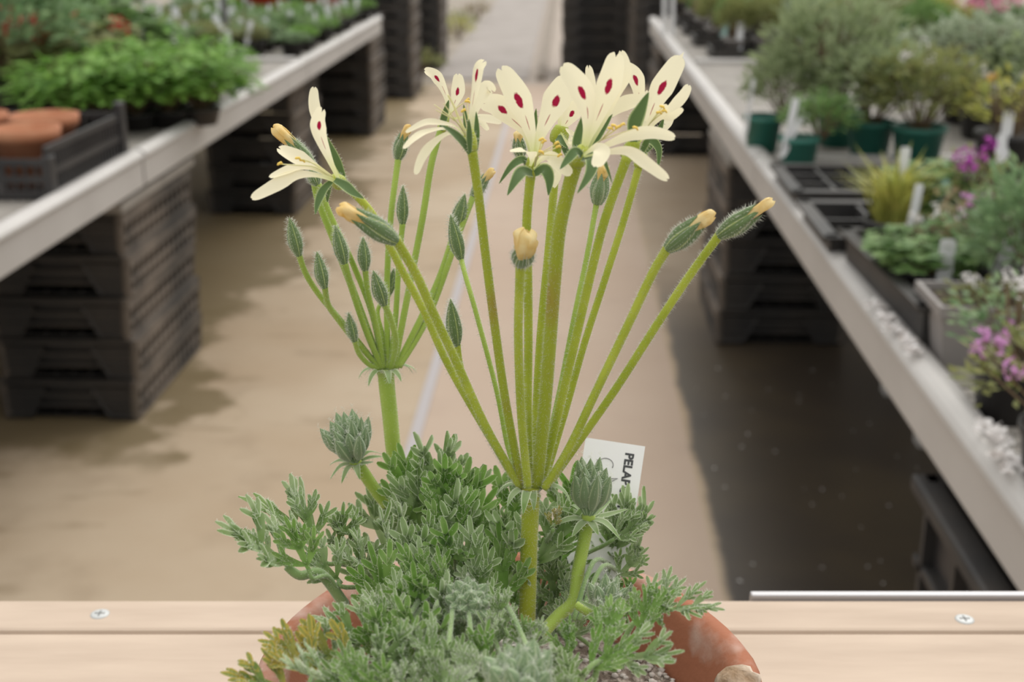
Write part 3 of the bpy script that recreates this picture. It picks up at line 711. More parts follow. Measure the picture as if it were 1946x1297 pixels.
def leaves():
    # the sprays hanging out on the left
    L_(556,1085,.335,418,990,.33,root=(655,1150,.345),up=.75,pet=.0016); L_(590,1090,.335,545,985,.34,'leaf_green',up=.4,root=(655,1150,.345))
    L_(520,1060,.34,455,1010,.345,up=.4,root=None); L_(612,1060,.36,490,935,.36,up=.6,root=(700,1120,.36)); L_(600,1035,.36,560,925,.365,up=.4,root=None)
    L_(640,1060,.37,655,960,.37,up=.3); L_(650,1110,.345,575,1040,.35,up=.3); L_(690,1030,.37,612,985,.375); L_(700,1080,.355,620,1045,.35)
    # over the right rim
    L_(1225,1170,.315,1300,1100,.32,up=.5,root=(1180,1230,.31)); L_(1270,1160,.31,1372,1150,.305,up=.75,root=(1190,1235,.305)); L_(1240,1180,.31,1280,1120,.305,'leaf_green',up=.3,root=None)
    L_(1190,1080,.395,1245,940,.40,up=.3,root=(1100,1180,.35)); L_(1165,1060,.395,1200,930,.40,up=.35,root=(1090,1180,.35)); L_(1170,1100,.385,1225,1045,.385,up=.5); L_(1160,1030,.39,1240,980,.39,up=.4)
    L_(1110,1280,.285,1205,1215,.29,'leaf_green',up=.4,root=(1080,1330,.28)); L_(1170,1255,.29,1290,1240,.285,up=.7,root=(1090,1310,.28)); L_(1150,1240,.29,1165,1130,.30,'leaf_green',up=.2,root=(1130,1290,.285)); L_(1215,1215,.30,1235,1110,.31,'leaf_green',up=.2,root=(1180,1270,.295))
    L_(1080,1255,.295,1085,1175,.30,'leaf_green',up=.3,root=(1085,1320,.285)); L_(1005,1245,.30,990,1170,.305,'leaf_green',up=.3,root=(1010,1300,.30)); L_(1010,1240,.30,1035,1175,.305,up=.3,root=None)
    # yellowing lower left
    L_(600,1290,.28,505,1195,.285,'leaf_yellow',up=.4); L_(560,1320,.275,430,1275,.272,'leaf_yellow',up=.7,root=(680,1320,.29)); L_(690,1270,.285,540,1215,.29,'leaf_yellow',up=.3)
    L_(630,1300,.275,530,1265,.27,up=.7,root=(700,1330,.28))
    # over the left part of the pot, lens side
    L_(720,1230,.30,600,1160,.305,up=.75); L_(760,1210,.305,690,1125,.31,up=.6); L_(800,1270,.285,700,1250,.28,up=.7); L_(830,1250,.285,760,1190,.29,up=.6)
    L_(640,1260,.29,580,1190,.29,up=.5); L_(900,1300,.27,870,1225,.275,up=.5); L_(780,1320,.27,740,1265,.268,up=.7); L_(850,1320,.265,905,1265,.27,up=.6)
    L_(960,1200,.31,935,1115,.315,up=.5); L_(920,1240,.30,965,1165,.30,up=.6); L_(1050,1330,.265,1100,1290,.265,'leaf_green',up=.5); L_(700,1320,.27,640,1245,.275,'leaf_green',up=.5)
    # the dome of the clump: tips along rows, back to front
    R=random.Random(77)
    rows=[(.405,[(705,925),(755,850),(800,835),(850,828),(905,842),(940,865),(985,890)],130),
          (.390,[(700,960),(742,915),(790,880),(838,868),(885,872),(930,890),(1060,900),(1090,880)],130),
          (.375,[(690,985),(730,960),(775,935),(822,915),(868,925),(915,935),(960,955),(1050,965),(1095,955),(1150,960)],125),
          (.358,[(670,1020),(715,1005),(762,985),(808,965),(850,985),(900,985),(945,1000),(1150,1015)],120),
          (.342,[(665,1075),(710,1050),(757,1035),(800,1025),(845,1040),(893,1050),(930,1065)],115),
          (.325,[(690,1110),(745,1090),(795,1080),(840,1095),(930,1110)],110),
          (.305,[(705,1150),(752,1140),(800,1128),(845,1165),(945,1165),(1060,1180),(1110,1190)],100),
          (.288,[(600,1215),(650,1205),(715,1200),(765,1195),(820,1195),(950,1215),(1110,1235)],100),
          (.274,[(610,1260),(665,1255),(725,1245),(790,1235),(840,1240),(890,1250),(1095,1260)],95)]
    for (z,tips,Lp) in rows:
        for (x,y) in tips:
            dx=(x-905)/420+R.uniform(-.28,.28); l=Lp*R.uniform(1.0,1.4)
            if R.random()<.22: continue
            bx=x-dx*l*.8; by=y+l*sqrt(max(.25,1-dx*dx*.5))
            L_(bx,by,z-.004+R.uniform(-.006,.006),x+R.uniform(-8,8),y+R.uniform(-8,8),z+R.uniform(-.012,.012),
               R.choice(('leaf','leaf','leaf','leaf_green')),up=R.uniform(.15,.6),hairs=300)
    for (x,y,z_) in ((940,960,.395),(975,985,.40),(1035,990,.40),(1065,1010,.40),(1090,1040,.395),(1040,1050,.39),(1070,1080,.385),(960,1050,.39),(1045,1110,.38),(975,1100,.385),(1075,1125,.375),(945,1090,.38)):
        L_(x+R.uniform(-40,40),y+95,z_-.004,x,y,z_+R.uniform(-.01,.01),R.choice(('leaf','leaf_green')),up=R.uniform(.2,.6))
    for (x,y,z_) in ((1130,1050,.40),(1165,1015,.405),(1205,1085,.40),(1150,1095,.39),(1190,1140,.385),(1110,1075,.385),(1135,1130,.375),(1180,1030,.40)):
        L_(x+R.uniform(-60,-10),y+95,z_-.004,x,y,z_+R.uniform(-.01,.01),R.choice(('leaf','leaf_green')),up=R.uniform(.2,.6))
    for (x,y,z_) in ((880,1205,.288),(930,1185,.292),(845,1215,.285),(905,1230,.28),(960,1235,.28),(800,1225,.28),(1050,1215,.295),(1075,1240,.285)):
        L_(x+R.uniform(-30,30),y+110,z_-.004,x,y,z_+R.uniform(-.006,.006),R.choice(('leaf','leaf_green')),up=R.uniform(.3,.6))
    L_(1050,1010,.37,1068,965,.375,'leaf_yellow',up=.3)
leaves()

# --- the tall plastic label pushed into the pot
def label():
    z=.418
    tl=P(1113,832,z); tr=P(1226,849,z-.004); w=(tr-tl).length; X=(tr-tl).normalized()
    low=P(1203,1110,z-.03); Y=(tr-low).normalized(); Y=(Y-X*Y.dot(X)).normalized(); N=X.cross(Y)
    if N.dot(TOCAM(tl))<0: N=-N
    Lh=.060
    t=empty('plant_label',tl-Y*Lh,'white plastic plant label with printed and pencilled writing stuck in the clay pot','plant label')
    o0=t.location.copy()
    mb=MB(); mb.smooth=False; th=.0006
    vs=[]; prof=[(0,0),(w,0),(w,-Lh*.72),(w*.62,-Lh),(w*.38,-Lh),(0,-Lh*.72)]
    for k in (0,1):
        for (a,b_) in prof: vs.append(tl+X*a+Y*b_-N*th*k)
    n=len(prof); mb.add(vs,[tuple(range(n)),tuple(range(n,2*n))[::-1]]+[(i,(i+1)%n,n+(i+1)%n,n+i) for i in range(n)])
    mb.build('plate',M['label'],t,o0)
    # print runs down the right-hand edge
    cu=bpy.data.curves.new('txt','FONT'); cu.body='PELARGONIUM'; cu.size=.0043; cu.extrude=0; cu.offset=.00016
    to=bpy.data.objects.new('txt',cu); COL.objects.link(to)
    dg=bpy.context.evaluated_depsgraph_get(); me=bpy.data.meshes.new_from_object(to.evaluated_get(dg))
    bpy.data.objects.remove(to)
    base=tl+X*w*.70-Y*.0032+N*.00012
    for v in me.vertices:
        c=v.co.copy(); v.co=(base-Y*c.x*1.02+X*c.y-o0)
    me.materials.clear(); me.materials.append(M['ink'])
    to=bpy.data.objects.new('printed_text',me); COL.objects.link(to); to.parent=t
    # pencilled letters
    k=MB()
    def stroke(pts): k.tube([tl+X*a*w-Y*b_*w+N*.0001 for a,b_ in pts],.00016,5)
    cx,cy,r=.40,.40,.125
    stroke([(cx+r*cos(q),cy+r*.85*sin(q)) for q in [radians(d) for d in range(185,395,14)]])
    stroke([(.52,.62),(.63,.60),(.54,.66)]); stroke([(.50,.58),(.50,.70)]); stroke([(.36,.60),(.41,.57),(.44,.61),(.36,.64)])
    stroke([(.24,.34),(.27,.35)]); stroke([(.40,.72),(.46,.74)])
    k.build('pencilled_text',M['pencil'],t,o0)
label()

# ------------------------------------------------------------------ side benches
DT=.54; ZT=CAMZ-DT                        # bench rail top
ORD=['bottom','second from the bottom','third from the bottom','fourth from the bottom','fifth from the bottom','sixth from the bottom','seventh from the bottom','eighth from the bottom','ninth from the bottom','topmost']
XL,XR=-1.012,.447
def side_bench(side, xo, y0, y1, depth, label):
    s=-1 if side=='left' else 1
    t=empty('growing_bench',(xo,(y0+y1)/2,0),label,'bench','benches along the %s of the aisle'%side)
    L=y1-y0-.014
    def prof(mbuild, pr, ylen):
        vs=[]; n=len(pr)
        for yy in (-ylen/2,ylen/2): vs+=[V((s*a,yy,b)) for a,b in pr]
        mbuild.add(vs,[(i,(i+1)%n,n+(i+1)%n,n+i) for i in range(n)]+[tuple(range(n))[::-1],tuple(range(n,2*n))])
    m=MB(); m.smooth=False
    pr=[(0,ZT-.088),(0,ZT-.022)]+[(.016-.024*cos(a),ZT-.018+.018*sin(a)) for a in [i*pi/8 for i in range(9)]]+[(.034,ZT-.03),(.006,ZT-.03),(.006,ZT-.080),(.03,ZT-.080),(.03,ZT-.088)]
    prof(m,pr,L); m.build('side_rail',M['rail'],t,bevel=.002)
    for e in (-1,1):
        m=MB(); m.smooth=False; m.box((s*(depth/2+.02),e*(L/2-.012),ZT-.045),(depth-.06,.022,.085)); m.build('end_rail',M['rail'],t,bevel=.003)
    m=MB(); m.smooth=False; k=int(L/.03)
    for i in range(k):
        m.box((s*(depth/2+.01),-L/2+.03+i*(L-.06)/(k-1),ZT-.022),(depth-.05,.024,.006))
    m.build('slatted_deck',M['deck'],t)
    for xx in ((.95,depth-.3) if side=='left' else (.42,depth-.3)):
        for e in (-1,1):
            m=MB(); m.smooth=False; m.box((s*xx,e*(L/2-.16),(ZT-.09)/2),(.05,.05,ZT-.09)); m.build('leg',M['rail'],t)
        m=MB(); m.smooth=False; m.box((s*xx,0,ZT-.11),(.04,L-.2,.04)); m.build('beam',M['rail'],t)
    return t
names=['nearest','middle','farthest']
for i,(a,b_) in enumerate(((.95,2.955),(2.955,4.97),(4.97,7.02))):
    side_bench('left',XL,a,b_,2.6,'%s grey metal growing bench on the left of the aisle'%names[i])
    side_bench('right',XR,a,b_,2.3,'%s grey metal growing bench on the right of the aisle'%names[i])

# ------------------------------------------------------------------ stacked black trays
def tray_meshes(wx, ly, h):
    """wx across the aisle, ly along it; slatted sides, ridged ends with slanting feet"""
    frs={}
    for e in (-1,1):
        fr=frs[e]=MB(); fr.smooth=False
        fr.box((e*(wx/2-.003),0,h-.016),(.018,ly+.008,.030))
        for z in (.006,h*.36): fr.box((e*(wx/2-.005),0,z),(.014,ly-.01,.010))
        n=int(ly/.043)
        for i in range(n+1): fr.box((e*(wx/2-.006),-ly/2+.012+i*(ly-.024)/n,h/2-.012),(.010,.012,h-.026))
        for ey in (-1,1): fr.tube([V((e*(wx/2-.010),ey*(ly/2-.010),0)),V((e*(wx/2-.004),ey*(ly/2-.004),h))],.012,8)
    wls=[]
    for e in (-1,1):
        wl=MB(); wl.smooth=False; wls.append(wl)
        wl.box((0,e*(ly/2-.016),h*.62),(wx-.02,.004,h*.72)); wl.box((0,e*(ly/2-.003),h-.007),(wx-.004,.018,.013))
        for z in (h*.34,h*.62): wl.box((0,e*(ly/2-.006),z),(wx-.02,.014,.009))
        for s in (-1,1):
            x0=s*wx*.47; x1=s*wx*.17; x2=s*wx*.29; zt=h*.80
            ya,yb=e*(ly/2-.017),e*(ly/2-.002)
            vs=[]
            for yy in (ya,yb): vs+=[V((x0,yy,.001)),V((x2,yy,.001)),V((x1,yy,zt)),V((x0,yy,zt))]
            wl.add(vs,[(0,1,2,3),(7,6,5,4),(0,4,5,1),(1,5,6,2),(2,6,7,3),(3,7,4,0)])
            wl.tube([V((x2,yb,.004)),V((x1,yb,zt))],.005,6); wl.tube([V((x0,yb,.005)),V((x2,yb,.005))],.005,6)
    fl=MB(); fl.smooth=False; fl.box((0,0,.004),(wx-.03,ly-.03,.004))
    for e in (-1,1): fl.box((e*(wx/2-.020),0,h/2),(.003,ly-.04,h-.02))  # added dark liners behind the ribs, painting the shade of the open interior
    for i in range(7): fl.box((-wx/2+.04+i*(wx-.08)/6,0,.009),(.006,ly-.04,.006))
    return frs.values(),wls,fl
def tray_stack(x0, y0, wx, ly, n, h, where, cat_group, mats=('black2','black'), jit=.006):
    R=random.Random(int(abs(x0*1000)+y0*37)); proto=None
    for i in range(n):
        o_='topmost' if i==n-1 else (ORD[i] if i<9 else '%s from the bottom'%['tenth','eleventh','twelfth','thirteenth','fourteenth','fifteenth','sixteenth','seventeenth'][i-9])
        lab='black tray, %s of the stack %s'%(o_,where)
        if proto is None:
            t=empty('stacking_tray',(x0,y0,0),lab,'tray',cat_group); fr,wl,fl=tray_meshes(wx,ly,h)
            [f_.build('slatted_side',M['dusty_lit'],t) for f_ in fr]; [w_.build('end_panel',M[mats[0]],t) for w_ in wl]; fl.build('tray_floor_and_shade_liner',M[mats[1]],t); proto=t
        else: t=copy_tree(proto); t['label']=lab
        t.location=(x0+R.uniform(-jit,jit),y0+R.uniform(-jit,jit),.004+i*(h+.0008)); t.rotation_euler.z=R.uniform(-.012,.012)
tray_stack(-1.215,3.13,.34,.56,5,.104,'under the front of the left bench','trays under the front of the left bench')
tray_stack(-1.29,5.36,.36,.56,5,.104,'under the left bench beyond the joint','trays under the left bench beyond its middle')
tray_stack(-1.27,7.28,.38,.52,6,.104,'at left bench far end','trays at the far end of the left bench')
tray_stack(-1.24,8.75,.42,.52,8,.104,'standing clear beyond left bench','trays standing clear beyond the left bench')
tray_stack(-1.16,10.4,.34,.5,8,.104,'farthest away on the left','trays farthest away on the left')
tray_stack(-1.75,8.9,.42,.52,8,.104,'second row beyond left bench','trays second row beyond the left bench')
tray_stack(.635,3.72,.37,.46,5,.104,'under the right bench in front','trays under the right bench in front')
tray_stack(.66,6.75,.40,.52,5,.104,'under right bench far end','trays under the far end of the right bench')
tray_stack(.22,10.05,.50,.52,8,.104,'at aisle end, right side','trays at the end of the aisle on the right')
tray_stack(.70,9.5,.46,.52,8,.104,'beyond the right bench end','trays beyond the far end of the right bench')

for nm,xx,yy,l,lab in (('batten',-1.055,3.13,.60,'pale batten lying on the tray stack under the left bench, below the rail'),('batten',.475,3.72,.52,'pale batten lying on the tray stack under the right bench, below the rail')):
    m=MB(); m.smooth=False; m.box((0,0,.012),(.05,l,.024)); o=m.build(nm,M['deck'],bevel=.004); o.location=(xx,yy,.530); tag(o,lab,'board')
# tall ribbed bin under the right bench, near
def bin_():
    t=empty('ribbed_bin',(XR+.205,1.10,0),'large black ribbed plastic bin on the wet floor under the right bench, bottom right','bin')
    w,l,h=.42,.66,.545
    m=MB(); m.smooth=False
    for e in (-1,1): m.box((e*(w/2-.02),0,h/2),(.006,l-.04,h-.02)); m.box((0,e*(l/2-.02),h/2),(w-.04,.006,h-.02))
    m.box((0,0,.012),(w-.04,l-.04,.02)); m.build('body',M['black'],t)
    m=MB(); m.smooth=False
    for e in (-1,1): m.box((e*w/2*.97,0,h-.012),(.034,l+.01,.022)); m.box((0,e*l/2*.97,h-.012),(w,.034,.022))
    m.build('rim',M['black2'],t,bevel=.005)
    m=MB(); m.smooth=False
    for e in (-1,1): m.box((e*(w/2-.012),0,h-.115),(.02,l,.014)); m.box((e*(w/2-.012),0,h-.32),(.02,l,.014))
    for e in (-1,1): m.box((0,e*(l/2-.012),h-.115),(w,.02,.014))
    m.build('ledge',M['black2'],t,bevel=.003)
    for e in (-1,1):
        for i in range(6):
            r=MB(); r.smooth=False; r.box((e*(w/2-.011),-l/2+.03+i*(l-.06)/5,h/2),(.018,.012,h-.03)); r.build('rib',M['black2'],t)
bin_()

# ------------------------------------------------------------------ background plants
DD=.558                                   # deck top below the lens
ZD=CAMZ-DD
def D(x,y):                               # spot on the deck
    p=G(x,y,DD); p.z=ZD; return p
FC={}
def foliage_mesh(kind, seed):
    k=(kind,seed)
    if k in FC: return FC[k]
    R=random.Random(ord(kind[0])+seed*13+len(kind)); mb=MB(); mb.smooth=False
    def leafpoly(c,d,n,l,w,shape):
        d=d.normalized(); n=(n-d*n.dot(d)); n=n.normalized() if n.length>1e-4 else d.orthogonal().normalized(); s=d.cross(n)
        if shape=='round':
            vs=[c+d*l*(.5-.5*cos(q))+s*w*.5*sin(q)*(1+.2*cos(3*q))+n*l*.12*abs(sin(q)) for q in [2*pi*i/9 for i in range(9)]]
            mb.add(vs+[c+d*l*.45-n*l*.05],[(i,(i+1)%9,9) for i in range(9)])
        elif shape=='lobed':
            vs=[]
            for i in range(11):
                q=2*pi*i/11; r=1 if i%2 else .55; vs.append(c+d*l*(.45-.5*r*cos(q))+s*w*.55*r*sin(q)+n*l*.1*(r-.6))
            mb.add(vs+[c+d*l*.42],[(i,(i+1)%11,11) for i in range(11)])
        else:
            mb.add([c,c+d*l*.5+s*w*.5+n*l*.06,c+d*l,c+d*l*.5-s*w*.5+n*l*.06],[(0,1,2),(0,2,3)])
    if kind=='grass':
        for _ in range(150):
            q=R.uniform(0,2*pi); o=V((cos(q),sin(q),0)); r=R.uniform(0,.12); h=R.uniform(.45,1); sp=R.uniform(.05,.45)
            p=[o*r, o*(r+sp*.4)+ZZ*h*.7, o*(r+sp)+ZZ*h*R.uniform(.75,1)]; s=V((-o.y,o.x,0))*.012
            mb.add([p[0]+s,p[0]-s,p[1]-s,p[1]+s,p[2]],[(0,1,2,3),(3,2,4)])
    else:
        n,l,w,sh={'geranium':(520,.13,.125,'round'),'lobed':(300,.19,.19,'lobed'),'feather':(1150,.13,.042,'thin'),'bush':(760,.13,.06,'thin'),'sparse':(210,.13,.06,'thin'),'herb':(520,.19,.08,'lobed')}[kind]
        for i in range(n):
            q=R.uniform(0,2*pi); cz=R.uniform(-.15,1); rr=R.uniform(.35,1)**.5; sr=sqrt(max(0,1-max(cz,0)**2))
            c=V((cos(q)*sr*rr*.5,sin(q)*sr*rr*.5,.42+cz*rr*.5)); c*=R.uniform(.82,1.1)
            o=V((c.x*2,c.y*2,(c.z-.35)*1.6)); d=o+V((R.uniform(-.6,.6),R.uniform(-.6,.6),R.uniform(-.3,.7)))
            if sh!='thin': d=V((o.x,o.y,R.uniform(-.5,.25)))+V((R.uniform(-.5,.5),R.uniform(-.5,.5),0))
            nn=o+ZZ*.9+V((R.uniform(-.5,.5),R.uniform(-.5,.5),0))
            leafpoly(c,d,nn,l*R.uniform(.6,1.2),w*R.uniform(.7,1.2),sh)
        for i in range(26):
            q=R.uniform(0,2*pi); o=V((cos(q),sin(q),0)); r=R.uniform(.1,.42); mb.tube(spline([V((0,0,0)),o*r*.5+ZZ*.3,o*r+ZZ*R.uniform(.5,.85)],2),.007,4,1)
    return FC.setdefault(k,mb)
def blossoms(kind, n, col, seed, spread=.5, top=True):
    R=random.Random(seed); 
    mb=MB(); mb.smooth=False
    q=R.uniform(0,2*pi)
    return mb
MC={}
def foliage_obj(kind, seed, mname, parent, w, h, z):
    key=(kind,seed,mname)
    if key not in MC:
        o=foliage_mesh(kind,seed).build('foliage',[M[mname],M['twig']],parent); MC[key]=o.data
    else:
        o=bpy.data.objects.new('foliage',MC[key]); COL.objects.link(o); o.parent=parent
    o.location=(0,0,z); o.scale=(w,w,h); o.rotation_euler.z=seed*1.7+w*40
    return o
def flower_head(parent, p, r, mname, seed, loose=False):
    R=random.Random(seed); mb=MB()
    for i in range(9):
        d=V((R.gauss(0,1),R.gauss(0,1),R.gauss(0,1)+.4)).normalized()*r*(R.uniform(.5,1) if not loose else R.uniform(.7,1.6))
        for k in range(4):
            a=V((R.gauss(0,1),R.gauss(0,1),R.gauss(0,1))).normalized(); s=d.normalized(); b_=a.cross(s); b_=b_.normalized() if b_.length>1e-4 else ZZ
            c=p+d; l=r*.62; mb.add([c,c+b_*l*.4+s*l*.3,c+b_*l+s*l*.2+a*l*.3,c+a*l*.5],[(0,1,2,3)])
    mb.tube(spline([V((p.x*.4,p.y*.4,p.z-max(.05,r*3))),p-ZZ*r,p],3),max(.0012,r*.06),5,1)
    mb.ball(p,r*.45,6,0)
    return mb.build('flower_head',[M[mname],M['twig']],parent)
def pot_part(t, kind, r, h):
    m=MB(); c=(0,0,0)
    if kind=='square':
        m.smooth=False
        vs=[]
        for (s,z) in ((.8*r,0),(r,h),(r+.004,h),(r+.004,h-.012),(r-.004,h),(.8*r-.002,.004)): pass
        def ring(s,z): return [V((a*s,b_*s,z)) for a,b_ in ((-1,-1),(1,-1),(1,1),(-1,1))]
        vs=ring(.8*r,0)+ring(r*.97,h-.014)+ring(r+.003,h-.014)+ring(r+.003,h)+ring(r-.003,h)+ring(.8*r,.006)
        m.add(vs,[(i*4+k,i*4+(k+1)%4,(i+1)*4+(k+1)%4,(i+1)*4+k) for i in range(5) for k in range(4)]+[(3,2,1,0),(20,21,22,23)])
        o=m.build('pot',M['greypot'],t)
        d=MB(); d.smooth=False; d.add(ring(r*.955,h*.88),[(0,1,2,3)]); d.build('compost',M['dark_soil'],t)
    else:
        m.lathe([(0,0),(r*.76,0),(r*.95,h*.86),(r*1.0,h*.86),(r*1.03,h*.9),(r*1.03,h),(r*.97,h),(r*.76,.006),(0,.006)],c,22)
        o=m.build('pot',M[{'black':'black','green':'tealpot','terra':'terra2','grey':'greypot','red':'red'}[kind]],t)
        d=MB(); d.disc((0,0,h*.88),r*.955,20); d.build('compost',M['dark_soil'],t)
    return o
pn=[0]
def plant(p, pot, r, h, kind, mname, w, ph, label, cat='potted plant', group=None, flowers=None, name='potted_plant', lean=(0,0)):
    pn[0]+=1; R=random.Random(pn[0]*7+1)
    t=empty(name,p,label,cat,group)
    if pot: pot_part(t,pot,r,h)
    else: h=0
    fo=foliage_obj(kind,pn[0]%3,mname,t,w,ph*1.1,h*.72); fo.location.x+=lean[0]; fo.location.y+=lean[1]
    if flowers:
        col,n,fr,lo=flowers
        for i in range(n):
            q=R.uniform(0,2*pi); rr=w*.5*sqrt(R.random()); z=h*.85+ph*(lo+(1.02-lo)*R.random())
            flower_head(t,V((cos(q)*rr+lean[0],sin(q)*rr+lean[1],z)),fr*R.uniform(.8,1.2),col,pn[0]*50+i,loose=True)
    return t
def stick(p, L, w, label, mname='white', tilt=(0,0), group=None, face=0):
    t=MB(); t.smooth=False; rot=(Matrix.Rotation(tilt[0],3,'Y')@Matrix.Rotation(tilt[1],3,'X')).to_3x3()
    vs=[]
    for yy in (-.0006,.0006): vs+=[V((-w/2,yy,L)),V((w/2,yy,L)),V((w/2,yy,.02)),V((0,yy,0)),V((-w/2,yy,.02))]
    n=5; t.add([rot@q for q in vs],[tuple(range(n))[::-1],tuple(range(n,2*n))]+[(i,(i+1)%n,n+(i+1)%n,n+i) for i in range(n)])
    o=t.build('plant_tag',M[mname]); o.location=p; o.rotation_euler.z=YAW+face
    return tag(o,label,'plant label',group)

def tag_at(xt,yt,xb,yb,ref,w,label,mname='white',near=.03,group=None):
    # a tag whose foot is pushed into the pot it stands in
    zf=(ref-CAM).dot(FH)-near; a=P(xt,yt,zf); b_=P(xb,yb,zf); d=(a-b_); k=(a.z-(ZD+.035))/max(.02,d.z); b_=a-d*max(1,min(k,3))
    d=a-b_; L=d.length; m=MB(); m.smooth=False; Y=d/L; X=(RT-Y*RT.dot(Y)).normalized(); N=X.cross(Y); vs=[]
    for k in (-.0006,.0006): vs+=[Y*L-X*w/2*.7+N*k,Y*L+X*w/2*.7+N*k,Y*(L-w*.2)+X*w/2+N*k,Y*.02+X*w/2+N*k,N*k,Y*.02-X*w/2+N*k,Y*(L-w*.2)-X*w/2+N*k]
    n=7; m.add(vs,[tuple(range(n)),tuple(range(n,2*n))[::-1]]+[(i,(i+1)%n,n+(i+1)%n,n+i) for i in range(n)])
    o=m.build('plant_tag',M[mname]); o.location=b_; return tag(o,label,'plant label',group)
# ---- left bench, near: crate of clay pots, black bowl, bright green trays
def left_near():
    t=empty('open_crate',(-1.245,2.70,ZD),'open black slatted crate holding clay pots at the left edge of the near bench','crate')
    w,l=.40,.46
    for e in (-1,1):
        m=MB(); m.smooth=False; h=.085 if e<0 else .11
        for z in (.010,h*.5,h-.008): m.box((0,e*l/2,z),(w,.008,.014))
        n=18
        for i in range(n+1): m.box((-w/2+i*w/n,e*l/2,h/2),(.0045,.006,h))
        m.build('end_panel',M['black'],t)
        m=MB(); m.smooth=False; h=.11
        for z in (.010,.055,h-.008): m.box((e*w/2,0,z),(.008,l,.014))
        n=24
        for i in range(n+1): m.box((e*w/2,-l/2+i*l/n,h/2),(.006,.006,h-.01))
        m.build('side_panel',M['black'],t)
    for ex in (-1,1):
        for ey in (-1,1):
            h=.09 if ey<0 else .135
            m=MB(); m.smooth=False; m.box((ex*w/2,ey*(l/2-.012),h/2),(.020,.034,h)); m.build('corner_post',M['black'],t,bevel=.004)
    m=MB(); m.smooth=False; m.box((0,0,.005),(w-.01,l-.01,.008)); m.build('crate_floor',M['black'],t)
    for i,(x,y,s,lab) in enumerate(((-1.135,2.60,1,'near the front right corner'),(-1.30,2.60,1,'at the front, second from the right'),(-1.165,2.775,1.05,'behind the front right pot'),(-1.33,2.78,1.05,'at the back left'))):
        k=empty('clay_pot',(x,y,ZD+.0095),'empty terracotta pot in the open black crate, %s'%lab,'flower pot','clay pots in the open crate')
        r=.070*s; hh=.118
        m=MB(); m.lathe([(0,0),(r*.68,0),(r*.9,hh*.78),(r*1.0,hh*.79),(r*1.03,hh),(r*.93,hh),(r*.66,.008),(0,.008)],(0,0,0),26); m.build('body',M['terra2'],k)
    plant(D(38,222),'black',.17,.10,'bush','f_bluegreen',.40,.36,'tall bluish green plant in a wide black bowl at the left edge',flowers=('fl_yellow',5,.010,.2),name='bowl_plant')
    g='bright green parsley-like plants in the black trays'
    k=0
    words=['at the left end','second from the left end','in the middle','second from the right end','at the right end by the rail']
    for i in range(5):
        for j in range(2):
            x=(140+i*61) if j==0 else (150+i*60); y=(256-i*5) if j==0 else (216-i*4)
            p=D(x,y)
            plant(p,'black',.055,.045,'herb','f_bright',.30,.17,'bright green leafy plant in the trays, %s row, %s'%(('front','back')[j],words[i]),group=g,name='leafy_herb')
    stick(D(140,170)+V((0,0,.0)),.22,.035,'broad white plant tag standing among the green plants above the clay pots','white',(.06,0))
    stick(D(447,178),.20,.016,'tall white plant tag beside the small teal pot on the left bench','white',(-.05,0))
    plant(D(449,176),'green',.030,.045,'sparse','f_green',.05,.03,'tiny teal pot with a seedling by the left rail',name='seedling_pot')
    b=empty('bench_post',(D(432,97)),'dark upright post standing on the left bench among the tags','post')
    m=MB(); m.lathe([(0,0),(.03,0),(.03,.006),(.013,.008),(.013,.75),(0,.75)],(0,0,0),14); m.build('pole',M['black'],b)
left_near()
